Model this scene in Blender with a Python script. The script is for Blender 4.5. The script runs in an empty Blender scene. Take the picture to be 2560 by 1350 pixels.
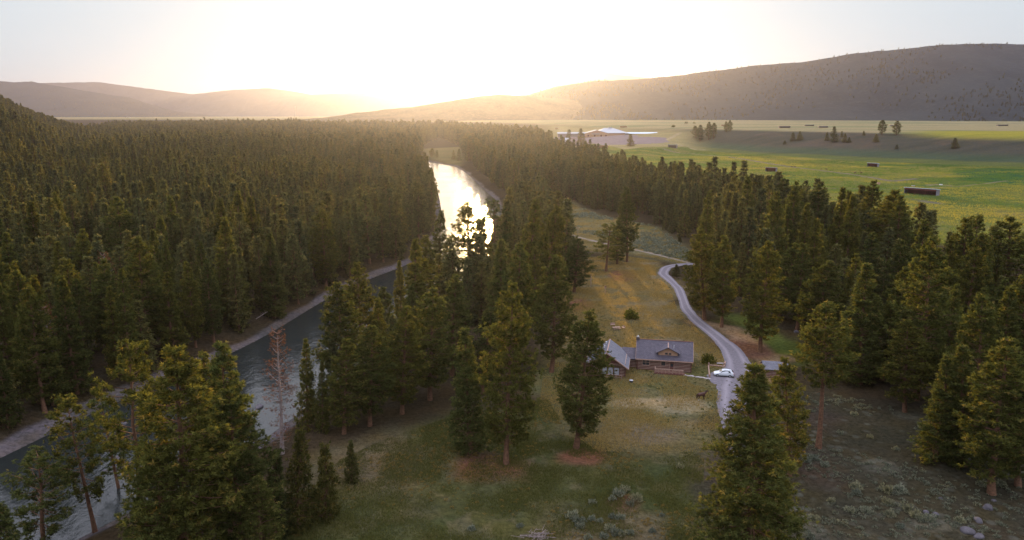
import bpy, bmesh, math, random
import numpy as np
from mathutils import Vector, Matrix

# ------------------------------------------------------------------ camera, sky, sun, exposure
SC = bpy.context.scene
COL = SC.collection
R = math.radians
F = 1828.0                      # focal length in photo pixels (2560 wide)
PITCH = R(12.0)
EYE = 60.0
SUN_EL, SUN_AZ = R(5.0), R(-2.3)      # azimuth from +Y, clockwise
EXPOSURE = 1.55

cam = bpy.data.cameras.new('camera')
cam.sensor_width = 36.0
cam.lens = 36.0 * F / 2560.0
cam.clip_start, cam.clip_end = 0.5, 60000
cam_o = bpy.data.objects.new('camera', cam)
cam_o.location = (0, 0, EYE)
cam_o.rotation_euler = (R(90) - PITCH, 0, 0)
COL.objects.link(cam_o)
SC.camera = cam_o

SC.view_settings.view_transform = 'Standard'
SC.view_settings.look = 'None'
SC.view_settings.exposure = EXPOSURE
SC.view_settings.gamma = 1.0
SC.render.engine = 'CYCLES'
cy = SC.cycles
cy.max_bounces = 5
cy.diffuse_bounces = 2
cy.glossy_bounces = 2
cy.transmission_bounces = 2
cy.transparent_max_bounces = 6
cy.volume_bounces = 0
cy.use_denoising = True
cy.caustics_reflective = False
cy.caustics_refractive = False

world = bpy.data.worlds.new('World')
SC.world = world
world.use_nodes = True
nt = world.node_tree
bg = nt.nodes['Background']
sky = nt.nodes.new('ShaderNodeTexSky')
sky.sky_type = 'NISHITA'
sky.sun_disc = False
sky.sun_elevation = SUN_EL
sky.sun_rotation = SUN_AZ
sky.dust_density = 1.5
# thin bright overcast veil: the clear sky's colour is muted, and the air near the horizon is milky
hs = nt.nodes.new('ShaderNodeHueSaturation'); hs.inputs['Saturation'].default_value = 0.55
nt.links.new(sky.outputs[0], hs.inputs['Color'])
tc = nt.nodes.new('ShaderNodeTexCoord'); sx = nt.nodes.new('ShaderNodeSeparateXYZ')
nt.links.new(tc.outputs['Generated'], sx.inputs[0])
mr = nt.nodes.new('ShaderNodeMapRange'); mr.interpolation_type = 'SMOOTHSTEP'
mr.inputs['From Min'].default_value = 0.12; mr.inputs['From Max'].default_value = 0.8
mr.inputs['To Min'].default_value = 0.0; mr.inputs['To Max'].default_value = 1.0
nt.links.new(sx.outputs['Z'], mr.inputs['Value'])
mx = nt.nodes.new('ShaderNodeMix'); mx.data_type = 'RGBA'
mx.inputs['Factor'].default_value = 0.97
nt.links.new(hs.outputs[0], mx.inputs['A'])
# overcast veil: brighter overhead than at the horizon
vl = nt.nodes.new('ShaderNodeMix'); vl.data_type = 'RGBA'
vl.inputs['A'].default_value = (2.3, 2.66, 2.9, 1); vl.inputs['B'].default_value = (7.9, 7.9, 9.5, 1)
nt.links.new(mr.outputs[0], vl.inputs['Factor']); nt.links.new(vl.outputs['Result'], mx.inputs['B'])
nt.links.new(mx.outputs['Result'], bg.inputs['Color'])
bg.inputs['Strength'].default_value = 0.1

sun = bpy.data.lights.new('sun', 'SUN')
sun.energy = 4.2
sun.angle = R(0.5)
sun.color = (1.0, 0.66, 0.25)
sun_o = bpy.data.objects.new('sun', sun)
sd_ = Vector((math.sin(SUN_AZ) * math.cos(SUN_EL), math.cos(SUN_AZ) * math.cos(SUN_EL), math.sin(SUN_EL)))
sun_o.rotation_euler = sd_.to_track_quat('Z', 'Y').to_euler()
sun_o.location = sd_ * 300 + Vector((0, 0, 100))
COL.objects.link(sun_o)

# ------------------------------------------------------------------ helpers
rng = np.random.default_rng(7)
random.seed(7)

def tag(o, label=None, cat=None, group=None, kind=None):
    if label: o['label'] = label
    if cat: o['category'] = cat
    if group: o['group'] = group
    if kind: o['kind'] = kind
    return o

def link_mesh(name, me, mat=None, parent=None, loc=None):
    o = bpy.data.objects.new(name, me)
    if mat is not None:
        for m in (mat if isinstance(mat, (list, tuple)) else [mat]): me.materials.append(m)
    COL.objects.link(o)
    if parent is not None: o.parent = parent
    if loc is not None: o.location = loc
    return o

def empty(name, loc=(0, 0, 0), rz=0):
    o = bpy.data.objects.new(name, None)
    o.empty_display_size = 0.5
    o.location = loc
    o.rotation_euler = (0, 0, rz)
    COL.objects.link(o)
    return o

def np_mesh(name, v, f, smooth=False, attrs=None):
    """v (n,3), f (m,k) all faces with k corners"""
    me = bpy.data.meshes.new(name)
    v = np.ascontiguousarray(v, dtype=np.float32); f = np.ascontiguousarray(f, dtype=np.int32)
    m, k = f.shape
    me.vertices.add(len(v)); me.vertices.foreach_set('co', v.ravel())
    me.loops.add(m * k); me.loops.foreach_set('vertex_index', f.ravel())
    me.polygons.add(m)
    me.polygons.foreach_set('loop_start', np.arange(m, dtype=np.int32) * k)
    me.polygons.foreach_set('loop_total', np.full(m, k, dtype=np.int32))
    if smooth: me.polygons.foreach_set('use_smooth', np.ones(m, dtype=bool))
    me.update(calc_edges=True)
    for nm, (typ, dat) in (attrs or {}).items():
        a = me.attributes.new(nm, typ, 'POINT')
        a.data.foreach_set({'FLOAT_COLOR': 'color', 'FLOAT': 'value', 'INT': 'value', 'FLOAT_VECTOR': 'vector'}[typ],
                           np.ascontiguousarray(dat).ravel())
    return me

class MB:
    """collects shapes into one mesh"""
    def __init__(s): s.v = []; s.f = []
    def add(s, vs, fs):
        n = len(s.v); s.v += [tuple(p) for p in vs]; s.f += [tuple(i + n for i in q) for q in fs]; return s
    def box(s, a, b):
        (x0, y0, z0), (x1, y1, z1) = a, b
        return s.add([(x0,y0,z0),(x1,y0,z0),(x1,y1,z0),(x0,y1,z0),(x0,y0,z1),(x1,y0,z1),(x1,y1,z1),(x0,y1,z1)],
                     [(0,3,2,1),(4,5,6,7),(0,1,5,4),(1,2,6,5),(2,3,7,6),(3,0,4,7)])
    def tube(s, p, q, r0, r1=None, n=8, cap=True):
        r1 = r0 if r1 is None else r1
        p, q = Vector(p), Vector(q); d = (q - p).normalized()
        a = d.orthogonal().normalized(); b = d.cross(a)
        vs = []
        for c, r in ((p, r0), (q, r1)):
            for i in range(n):
                t = 2 * math.pi * i / n
                vs.append(c + a * (r * math.cos(t)) + b * (r * math.sin(t)))
        fs = [(i, (i + 1) % n, n + (i + 1) % n, n + i) for i in range(n)]
        if cap: fs += [tuple(range(n - 1, -1, -1)), tuple(range(n, 2 * n))]
        return s.add(vs, fs)
    def slab(s, quad, t):
        """thick plate: quad corners (counter-clockwise from above), thickness t downwards along its normal"""
        q = [Vector(p) for p in quad]
        nrm = (q[1] - q[0]).cross(q[2] - q[0]).normalized()
        k = len(q)
        vs = q + [p - nrm * t for p in q]
        fs = [tuple(range(k)), tuple(range(2 * k - 1, k - 1, -1))] + [((i + 1) % k, i, k + i, k + (i + 1) % k) for i in range(k)]
        return s.add(vs, fs)
    def prism(s, prof, axis, a, b):
        """extrude a 2D profile along an axis ('x' or 'y') from a to b"""
        k = len(prof)
        mk = (lambda u, w, t: (t, u, w)) if axis == 'x' else (lambda u, w, t: (u, t, w))
        vs = [mk(u, w, a) for u, w in prof] + [mk(u, w, b) for u, w in prof]
        fs = [tuple(range(k)), tuple(range(2 * k - 1, k - 1, -1))] + [((i + 1) % k, i, k + i, k + (i + 1) % k) for i in range(k)]
        return s.add(vs, fs)
    def build(s, name, mat, parent=None, smooth=False, loc=None, bevel=0):
        me = bpy.data.meshes.new(name)
        me.from_pydata(s.v, [], s.f)
        bm = bmesh.new(); bm.from_mesh(me)
        bmesh.ops.recalc_face_normals(bm, faces=bm.faces)
        bm.to_mesh(me); bm.free()
        if smooth:
            for p in me.polygons: p.use_smooth = True
        o = link_mesh(name, me, mat, parent, loc)
        if bevel:
            m = o.modifiers.new('bevel', 'BEVEL'); m.width = bevel; m.segments = 2; m.limit_method = 'ANGLE'
        return o

# --- numpy value noise
_perm = np.random.default_rng(3).random((256, 256))
def vnoise(x, y):
    xi = np.floor(x).astype(int); yi = np.floor(y).astype(int)
    fx = x - xi; fy = y - yi
    fx = fx * fx * (3 - 2 * fx); fy = fy * fy * (3 - 2 * fy)
    g = lambda i, j: _perm[i & 255, j & 255]
    return (g(xi, yi) * (1 - fx) + g(xi + 1, yi) * fx) * (1 - fy) + (g(xi, yi + 1) * (1 - fx) + g(xi + 1, yi + 1) * fx) * fy
def fbm(x, y, o=4):
    s = 0; a = 0.5
    for i in range(o):
        s = s + a * vnoise(x * 2 ** i + 17.3 * i, y * 2 ** i + 5.1 * i); a *= 0.5
    return s
def smooth(t):
    t = np.clip(t, 0, 1); return t * t * (3 - 2 * t)

# --- pixel (of the 2560x1350 photograph) to ray
SP, CP = math.sin(PITCH), math.cos(PITCH)
def ray(px, py):
    r, v = (px - 1280) / F, (675 - py) / F
    return np.array([r, CP + v * SP, v * CP - SP])
def flat(px, py, z=0.0):
    d = ray(px, py); t = (z - EYE) / d[2]
    return np.array([d[0] * t, d[1] * t])
def flats(lst, z=0.0): return np.array([flat(a, b, z) for a, b in lst])

# ------------------------------------------------------------------ terrain height
WATER = -3.0
LEFT_BANK = flats([(-420,1340),(-200,1240),(0,1150),(130,1082),(250,1020),(330,990),(480,925),(590,882),(700,820),(780,768),(850,730),(940,690),
                   (1030,660),(1085,620),(1103,570),(1103,520),(1093,470),(1075,430),(1058,409),(1000,404.5),(900,401),(760,398)], WATER)
RIGHT_BANK = flats([(-220,1620),(-40,1470),(100,1390),(220,1326),(310,1272),(390,1246),(480,1222),(570,1178),(640,1110),(700,1075),(770,1020),(870,930),(960,860),
                    (1060,780),(1140,720),(1205,660),(1245,610),(1262,560),(1245,505),(1205,470),(1180,445),(1160,428),(1135,415),
                    (1060,402),(960,397),(760,391)], WATER)
def resample(p, n):
    d = np.r_[0, np.cumsum(np.linalg.norm(np.diff(p, axis=0), axis=1))]
    t = np.linspace(0, d[-1], n)
    return np.c_[np.interp(t, d, p[:, 0]), np.interp(t, d, p[:, 1])]
def round_line(p, n=120, it=6):
    q = resample(p, n)
    for _ in range(it): q[1:-1] = (q[:-2] + 2 * q[1:-1] + q[2:]) / 4
    return q
LB, RB = round_line(LEFT_BANK, 150, 5), round_line(RIGHT_BANK, 150, 5)
RIVER_POLY = np.r_[LB, RB[::-1]]

def seg_dist(x, y, line, closed=False):
    """distance from points to a polyline"""
    p = line; q = np.roll(line, -1, axis=0)
    if not closed: p, q = p[:-1], q[:-1]
    best = np.full(x.shape, 1e18)
    for (ax, ay), (bx, by) in zip(p, q):
        dx, dy = bx - ax, by - ay; L = dx * dx + dy * dy + 1e-9
        t = np.clip(((x - ax) * dx + (y - ay) * dy) / L, 0, 1)
        best = np.minimum(best, (x - ax - t * dx) ** 2 + (y - ay - t * dy) ** 2)
    return np.sqrt(best)
def inside(x, y, poly):
    r = np.zeros(x.shape, bool)
    n = len(poly); j = n - 1
    for i in range(n):
        xi, yi = poly[i]; xj, yj = poly[j]
        c = ((yi > y) != (yj > y)) & (x < (xj - xi) * (y - yi) / (yj - yi + 1e-12) + xi)
        r ^= c; j = i
    return r
def sdist(x, y, poly):
    d = seg_dist(x, y, poly, True)
    return np.where(inside(x, y, poly), -d, d)
def soft(x, y, poly, w):
    """1 inside a polygon, fading over w metres at its edge"""
    x = np.asarray(x, float); out = np.zeros(x.shape)
    b0 = poly.min(0) - w; b1 = poly.max(0) + w
    m = (x > b0[0]) & (x < b1[0]) & (y > b0[1]) & (y < b1[1])
    if m.any(): out[m] = smooth(0.5 - sdist(x[m], y[m], poly) / (2 * w))
    return out

# rise from the valley floor to the upper plain: start and end distance by direction
_az = np.array([(p - 1280) / F for p in (-600, 300, 900, 1280, 1480, 1600, 1680, 1740, 1900, 2150, 2400, 2560, 3000)])
_y0 = np.array([1500, 1300, 950, 760, 850, 900, 1150, 1290, 1080, 960, 880, 850, 780.])
_y1 = np.array([7500, 6500, 5000, 3600, 2100, 1850, 1600, 1480, 1360, 1210, 1080, 1020, 930.])
HILL_A, HILL_B = np.array([-470., 640.]), np.array([-1010., 1640.])     # foot line of the near left hill
_hn = np.array([-(HILL_B - HILL_A)[1], (HILL_B - HILL_A)[0]]); _hn /= np.linalg.norm(_hn)
if _hn[0] > 0: _hn = -_hn
def height(x, y):
    x = np.asarray(x, float); y = np.asarray(y, float)
    shp = x.shape; x = x.ravel(); y = y.ravel()
    az = x / np.maximum(y, 1.0)
    y0 = np.interp(az, _az, _y0); y1 = np.interp(az, _az, _y1)
    t = (y - y0) / (y1 - y0)
    k = smooth((az - 0.2) / 0.08)
    z = 33.0 * np.where(t < 0, 0, np.where(t > 1, 1, (1 - k) * smooth(t) + k * smooth(t)))
    z = z + k * smooth(t * 3) * (1 - smooth((t - 0.8) * 4)) * (fbm(x / 60, y / 60, 3) - 0.47) * 6
    # gentle unevenness
    r = np.hypot(x, y)
    z = z + (fbm(x / 55, y / 55, 3) - 0.45) * 1.2 * smooth((r - 230) / 200) + (fbm(x / 16 + 40, y / 16, 2) - 0.37) * 0.5
    # left hill
    s = (x - HILL_A[0]) * _hn[0] + (y - HILL_A[1]) * _hn[1]
    s = s + (fbm(x / 260 + 9, y / 260, 3) - 0.45) * 120
    z = z + np.where(s > -60, 0.60 * np.sqrt(np.maximum(s + 60, 0) ** 2 + 50 ** 2) - 30, 0) * smooth((y - 200) / 400) * smooth((2900 - y) / 900)
    # ground rises a little away from the river on the left, and a low knoll under the right bank trees
    m = (y > -200) & (y < 1150) & (x > -700) & (x < 260)
    if m.any():
        xm, ym = x[m], y[m]
        sd = sdist(xm, ym, RIVER_POLY)
        zb = z[m]
        left = seg_dist(xm, ym, LB) < seg_dist(xm, ym, RB)
        prof = np.where(left, np.interp(sd, [0, 2.5, 6, 14], [0, .17, .3, 1]), np.interp(sd, [0, 3, 12], [0, .35, 1]))
        out = WATER + (zb - WATER) * prof
        ins = WATER - np.minimum(2.0, -sd * 0.25)
        z[m] = np.where(sd > 0, out, ins)
    return z.reshape(shp)
def h1(x, y): return float(height(np.array([x]), np.array([y]))[0])

_ts = np.geomspace(70, 16000, 1500)
def ground(px, py):
    """first point of the terrain on the ray through a photo pixel"""
    d = ray(px, py)
    t = _ts / d[1]
    zz = EYE + d[2] * t
    h = height(d[0] * t, d[1] * t)
    i = np.argmax(zz < h)
    if not (zz < h).any(): i = len(t) - 1
    a, b = t[max(i - 1, 0)], t[i]
    tt = np.linspace(a, b, 30)
    zz = EYE + d[2] * tt; h = height(d[0] * tt, d[1] * tt)
    j = int(np.argmax(zz <= h)) if (zz <= h).any() else 29
    return Vector((d[0] * tt[j], d[1] * tt[j], h[j]))
def rise(base, py):
    """height above base of the point seen at image row py straight over base"""
    k = (675 - py) / F; Y = base[1]
    w = Y * (k * CP - SP) / (CP + k * SP)
    return EYE + w - base[2]
def depth(p): return p[1] * CP - (p[2] - EYE) * SP
def project(p):
    d = depth(p); v = p[1] * SP + (p[2] - EYE) * CP
    return 1280 + F * p[0] / d, 675 - F * v / d
# ------------------------------------------------------------------ materials
def new_mat(name):
    m = bpy.data.materials.new(name); m.use_nodes = True
    n = m.node_tree; n.nodes.clear()
    out = n.nodes.new('ShaderNodeOutputMaterial')
    return m, n, out
def nd(n, t, **kw):
    o = n.nodes.new(t)
    for k, v in kw.items():
        if k in o.inputs: o.inputs[k].default_value = v
        else: setattr(o, k, v)
    return o
def mixc(n, f, a, b, mode='MIX'):
    m = n.nodes.new('ShaderNodeMix'); m.data_type = 'RGBA'; m.blend_type = mode
    for s, v in (('Factor', f), ('A', a), ('B', b)):
        if hasattr(v, 'is_linked'): n.links.new(v, m.inputs[s])
        else: m.inputs[s].default_value = v if s == 'Factor' else (*v[:3], 1)
    return m.outputs['Result']
def noise(n, vec, scale, detail=3, rough=0.55):
    o = nd(n, 'ShaderNodeTexNoise', Scale=scale, Detail=detail, Roughness=rough)
    n.links.new(vec, o.inputs['Vector']); return o.outputs['Fac']
def ramp(n, fac, a, b, lo=0.0, hi=1.0):
    m = nd(n, 'ShaderNodeMapRange'); m.inputs['From Min'].default_value = a; m.inputs['From Max'].default_value = b
    m.inputs['To Min'].default_value = lo; m.inputs['To Max'].default_value = hi
    n.links.new(fac, m.inputs['Value']); return m.outputs[0]
def mapped(n, vec, scale):
    m = nd(n, 'ShaderNodeMapping'); m.inputs['Scale'].default_value = scale
    n.links.new(vec, m.inputs['Vector']); return m.outputs[0]
def plain(name, col, rough=0.6, metal=0.0, var=0.15, scale=3.0, bump=0.0, spec=0.3, coat=0.0):
    """solid material with soft mottling"""
    m, n, out = new_mat(name)
    b = nd(n, 'ShaderNodeBsdfPrincipled', Roughness=rough, Metallic=metal)
    b.inputs['Specular IOR Level'].default_value = spec
    b.inputs['Coat Weight'].default_value = coat
    t = nd(n, 'ShaderNodeTexCoord'); f = noise(n, t.outputs['Object'], scale, 4)
    lo = tuple(c * (1 - var) for c in col); hi = tuple(min(1, c * (1 + var)) for c in col)
    n.links.new(mixc(n, ramp(n, f, .3, .7), lo, hi), b.inputs['Base Color'])
    if bump:
        bp = nd(n, 'ShaderNodeBump', Strength=bump, Distance=0.05)
        n.links.new(noise(n, t.outputs['Object'], scale * 6, 3), bp.inputs['Height']); n.links.new(bp.outputs[0], b.inputs['Normal'])
    n.links.new(b.outputs[0], out.inputs[0]); return m

def ground_mat():
    m, n, out = new_mat('ground')
    geo = nd(n, 'ShaderNodeNewGeometry'); P = geo.outputs['Position']
    att = nd(n, 'ShaderNodeAttribute', attribute_name='soil')
    c = att.outputs['Color']
    dry = nd(n, 'ShaderNodeAttribute', attribute_name='rough_cover').outputs['Fac']
    # mottling at several sizes: tufts, patches, swathes drawn out across the valley
    n1 = noise(n, P, 1.1, 5, 0.7)
    n2 = noise(n, P, 0.16, 4, 0.6)
    n3 = noise(n, mapped(n, P, (0.006, 0.045, 0.05)), 1.0, 5, 0.62)
    c = mixc(n, ramp(n, n2, .38, .66, 0, .55), c, mixc(n, 1.0, c, (1.35, 1.12, .72), 'MULTIPLY'))
    c = mixc(n, ramp(n, n3, .42, .68, 0, .6), c, mixc(n, 1.0, c, (.55, .68, .62), 'MULTIPLY'))
    c = mixc(n, ramp(n, n1, .40, .66, 0, .9), c, mixc(n, 1.0, c, (.42, .44, .42), 'MULTIPLY'))
    # sagebrush speckle on the rough ground
    vo = nd(n, 'ShaderNodeTexVoronoi', Scale=0.42, Randomness=1.0); n.links.new(P, vo.inputs['Vector'])
    sp = ramp(n, vo.outputs['Distance'], .22, .38, 1, 0)
    mm = nd(n, 'ShaderNodeMath', operation='MULTIPLY'); n.links.new(sp, mm.inputs[0]); n.links.new(dry, mm.inputs[1])
    m2 = nd(n, 'ShaderNodeMath', operation='MULTIPLY'); n.links.new(mm.outputs[0], m2.inputs[0]); n.links.new(ramp(n, n2, .40, .60), m2.inputs[1])
    c = mixc(n, m2.outputs[0], c, (.10, .105, .085))
    bs = nd(n, 'ShaderNodeBsdfDiffuse', Roughness=1.0)
    n.links.new(c, bs.inputs['Color'])
    # upright grass and stubble catch low light: strong fine relief
    bp = nd(n, 'ShaderNodeBump', Strength=1.0, Distance=0.55)
    hn = nd(n, 'ShaderNodeMath', operation='ADD'); n.links.new(noise(n, P, 1.9, 4, .75), hn.inputs[0])
    n.links.new(noise(n, P, .5, 2, .6), hn.inputs[1])
    n.links.new(hn.outputs[0], bp.inputs['Height']); n.links.new(bp.outputs[0], bs.inputs['Normal'])
    n.links.new(bs.outputs[0], out.inputs[0]); return m

def foliage_mat(name, a, b, c, trans=0.3):
    """needles: a dark, b light, c the odd warm tuft; tufts vary one by one, trees vary one by one"""
    m, n, out = new_mat(name)
    tint = nd(n, 'ShaderNodeAttribute', attribute_name='tuft').outputs['Fac']
    oi = nd(n, 'ShaderNodeObjectInfo').outputs['Random']
    col = mixc(n, ramp(n, tint, .1, .9), a, b)
    col = mixc(n, ramp(n, tint, .86, 1.0, 0, .7), col, c)
    col = mixc(n, ramp(n, oi, 0, 1, 0, .75), col, mixc(n, 1.0, col, (1.35, 1.10, .74), 'MULTIPLY'))
    oi2 = nd(n, 'ShaderNodeMath', operation='FRACT'); ml = nd(n, 'ShaderNodeMath', operation='MULTIPLY'); ml.inputs[1].default_value = 13.7
    n.links.new(oi, ml.inputs[0]); n.links.new(ml.outputs[0], oi2.inputs[0])
    col = mixc(n, ramp(n, oi2.outputs[0], .35, 1, 0, .8), col, mixc(n, 1.0, col, (.55, .62, .75), 'MULTIPLY'))
    d = nd(n, 'ShaderNodeBsdfDiffuse', Roughness=.6); n.links.new(col, d.inputs[0])
    t = nd(n, 'ShaderNodeBsdfTranslucent'); n.links.new(mixc(n, 1.0, col, (1.45, 1.35, .75), 'MULTIPLY'), t.inputs[0])
    mxs = nd(n, 'ShaderNodeMixShader'); mxs.inputs[0].default_value = trans
    n.links.new(d.outputs[0], mxs.inputs[1]); n.links.new(t.outputs[0], mxs.inputs[2])
    n.links.new(mxs.outputs[0], out.inputs[0]); return m

def hill_mat(name, base, lo, hi, sc):
    m, n, out = new_mat(name)
    P = nd(n, 'ShaderNodeNewGeometry').outputs['Position']
    f = noise(n, P, sc, 5, .65); g = noise(n, P, sc * 16, 5, .75)
    c = mixc(n, ramp(n, f, .40, .62), lo, base); c = mixc(n, ramp(n, g, .52, .68, 0, .85), c, hi)
    b = nd(n, 'ShaderNodeBsdfDiffuse', Roughness=1); n.links.new(c, b.inputs[0])
    bp = nd(n, 'ShaderNodeBump', Strength=.7, Distance=8); n.links.new(g, bp.inputs['Height']); n.links.new(bp.outputs[0], b.inputs['Normal'])
    n.links.new(b.outputs[0], out.inputs[0]); return m

def gravel_mat(name, a, b, sc=2.0, ruts=False):
    m, n, out = new_mat(name)
    P = nd(n, 'ShaderNodeNewGeometry').outputs['Position']
    c = mixc(n, ramp(n, noise(n, P, sc, 5, .7), .3, .7), a, b)
    if ruts:
        at = nd(n, 'ShaderNodeAttribute', attribute_name='wheel').outputs['Fac']
        c = mixc(n, ramp(n, at, 0, 1, 0, .6), c, tuple(min(1, k * 1.5) for k in b))
    d = nd(n, 'ShaderNodeBsdfDiffuse', Roughness=.9); n.links.new(c, d.inputs[0])
    bp = nd(n, 'ShaderNodeBump', Strength=.5, Distance=.08); n.links.new(noise(n, P, sc * 4, 3), bp.inputs['Height']); n.links.new(bp.outputs[0], d.inputs['Normal'])
    n.links.new(d.outputs[0], out.inputs[0]); return m

def water_mat():
    m, n, out = new_mat('river_water')
    P = nd(n, 'ShaderNodeNewGeometry').outputs['Position']
    b = nd(n, 'ShaderNodeBsdfPrincipled', Roughness=.11, IOR=1.33)
    b.inputs['Specular IOR Level'].default_value = .5
    b.inputs['Base Color'].default_value = (.016, .019, .018, 1)
    rough = ramp(n, noise(n, P, .035, 3), .38, .62)
    w1 = noise(n, mapped(n, P, (.7, .45, 1)), 1.0, 4, .62)
    w2 = noise(n, mapped(n, P, (.22, .12, 1)), 1.0, 2, .5)
    ad = nd(n, 'ShaderNodeMath', operation='MULTIPLY_ADD'); n.links.new(w2, ad.inputs[0]); ad.inputs[1].default_value = 1.6; n.links.new(w1, ad.inputs[2])
    bp = nd(n, 'ShaderNodeBump', Distance=.22)
    n.links.new(ramp(n, rough, 0, 1, .28, .70), bp.inputs['Strength'])
    n.links.new(ad.outputs[0], bp.inputs['Height']); n.links.new(bp.outputs[0], b.inputs['Normal'])
    n.links.new(b.outputs[0], out.inputs[0]); return m

def shingle_mat(name, a, b):
    m, n, out = new_mat(name)
    t = nd(n, 'ShaderNodeTexCoord')
    br = nd(n, 'ShaderNodeTexBrick', Scale=1.0); br.inputs['Mortar Size'].default_value = .02
    br.inputs['Brick Width'].default_value = .5; br.inputs['Row Height'].default_value = .28; br.offset = .5
    n.links.new(t.outputs['Object'], br.inputs['Vector'])
    br.inputs['Color1'].default_value = (*a, 1); br.inputs['Color2'].default_value = (*b, 1)
    br.inputs['Mortar'].default_value = (*[k * .35 for k in a], 1)
    c = mixc(n, ramp(n, noise(n, t.outputs['Object'], 2.2, 5, .7), .3, .7, 0, .7), br.outputs['Color'], tuple(k * .5 for k in a))
    d = nd(n, 'ShaderNodeBsdfPrincipled', Roughness=.7); n.links.new(c, d.inputs['Base Color'])
    n.links.new(d.outputs[0], out.inputs[0]); return m

M = dict(
    ground=ground_mat(), water=water_mat(),
    needles=foliage_mat('pine_needles', (.042, .050, .016), (.102, .120, .040), (.19, .14, .05), .42),
    needles_dark=foliage_mat('fir_needles', (.034, .042, .016), (.085, .088, .030), (.12, .09, .03), .28),
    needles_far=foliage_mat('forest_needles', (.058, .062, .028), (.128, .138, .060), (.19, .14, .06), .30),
    needles_dead=foliage_mat('dead_needles', (.09, .04, .022), (.19, .085, .045), (.22, .12, .07), .25),
    sage=foliage_mat('sage_leaves', (.10, .12, .09), (.24, .26, .20), (.28, .28, .2), .15),
    shrub=foliage_mat('shrub_leaves', (.04, .055, .012), (.10, .12, .025), (.16, .13, .04), .3),
    bark=plain('pine_bark', (.13, .070, .042), .9, var=.4, scale=2.5, bump=.6, spec=.1),
    bark_grey=plain('grey_dead_wood', (.21, .17, .155), .9, var=.3, scale=3, bump=.4, spec=.1),
    gravel=gravel_mat('gravel', (.115, .106, .118), (.195, .178, .195), 1.6, True),
    cobble=gravel_mat('river_cobble', (.15, .14, .15), (.3, .28, .3), 2.2),
    dirt=gravel_mat('yard_gravel', (.13, .105, .105), (.19, .155, .155), .12),
    track=gravel_mat('dirt_track', (.17, .145, .115), (.25, .21, .17), 1.2),
    log=plain('brown_logs', (.095, .036, .024), .75, var=.35, scale=4, bump=.3),
    chink=plain('pale_chinking', (.36, .27, .22), .9, var=.1),
    plank=plain('dark_red_brown_planks', (.12, .050, .038), .8, var=.3, scale=5),
    trim=plain('weathered_trim', (.34, .22, .17), .8, var=.2),
    shingle=shingle_mat('purple_grey_shingles', (.050, .043, .062), (.092, .080, .104)),
    shingle_pale=shingle_mat('pale_grey_shingles', (.105, .108, .135), (.17, .172, .20)),
    glass=plain('dark_window_glass', (.03, .035, .04), .05, spec=.6, var=.1),
    curtain=plain('pale_curtains', (.28, .29, .31), .8, var=.08),
    white=plain('white_paint', (.56, .60, .63), .35, var=.04, coat=.3),
    white_metal=plain('white_sheet_roof', (.25, .28, .31), .45, var=.07, scale=.3),
    blue_metal=plain('blue_grey_sheet_roof', (.42, .52, .60), .45, var=.08, scale=.3),
    red=plain('red_brown_boards', (.17, .055, .045), .8, var=.25, scale=1.5),
    tan=plain('tan_boards', (.36, .22, .14), .8, var=.2, scale=.6),
    greywall=plain('grey_boards', (.16, .15, .16), .8, var=.2, scale=.8),
    wood=plain('weathered_wood', (.30, .20, .15), .85, var=.25, scale=5),
    rubber=plain('tyre_rubber', (.02, .02, .02), .8, var=.1),
    alloy=plain('grey_alloy', (.45, .45, .47), .3, metal=.8, var=.05),
    lamp_red=plain('red_lamp_lens', (.35, .02, .02), .2, var=.05),
    lamp_clear=plain('clear_lamp_lens', (.7, .72, .75), .1, var=.05, spec=.6),
    plastic=plain('black_trim', (.03, .03, .032), .5, var=.1),
    rock=plain('grey_river_rock', (.075, .068, .075), .85, var=.35, scale=1.6, bump=.7),
    horse=plain('brown_horse_coat', (.055, .022, .014), .6, var=.2, scale=3),
    horse_black=plain('dark_mane', (.015, .012, .011), .7),
    horse_white=plain('white_sock', (.35, .32, .30), .7, var=.05),
    steel=plain('galvanised_steel', (.35, .36, .38), .5, metal=.5, var=.1),
    iron=plain('dark_iron', (.03, .028, .028), .6),
    bark_pole=plain('utility_pole_wood', (.30, .22, .16), .85, var=.2),
    stone=plain('pale_path_stone', (.30, .27, .27), .85, var=.2, scale=2, bump=.4),
)

# ------------------------------------------------------------------ the ground: one sheet out to the horizon
def px_poly(lst): return np.array([ground(a, b)[:2] for a, b in lst])
Z_FIELD = px_poly([(1440,352),(1560,374),(1720,368),(1900,386),(2150,403),(2400,412),(2560,418),(2900,432),(3000,640),(2560,650),(2300,600),(2130,565),(1900,510),(1750,470),(1640,425),(1540,390)])
Z_GREEN = px_poly([(2380,428),(2470,420),(2600,424),(2900,440),(2900,470),(2560,462),(2400,450)])
Z_MEADOW = px_poly([(1360,500),(1420,505),(1500,540),(1640,570),(1740,640),(1720,662),(1600,640),(1450,625),(1400,590)])
Z_LAWN = px_poly([(1400,690),(1470,640),(1560,640),(1650,655),(1645,690),(1690,720),(1705,780),(1750,830),(1850,900),(1830,1050),(1770,1130),(1500,1130),(1340,1060),(1360,930),(1400,840)])
Z_FRONT = px_poly([(850,1150),(960,1100),(1090,1055),(1220,1010),(1370,1000),(1420,1080),(1500,1130),(1760,1130),(1760,1400),(700,1500),(640,1380)])
Z_SIDE = px_poly([(1880,950),(2150,1000),(2400,1050),(2560,1100),(2800,1600),(1760,1600),(1770,1150)])
Z_SHOULDER = px_poly([(1735,795),(1800,808),(1885,850),(1990,930),(1960,962),(1905,930),(1845,872),(1772,830)])
Z_GLADE = px_poly([(1790,785),(1880,790),(1990,845),(2000,905),(1935,885),(1850,828)])
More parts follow.
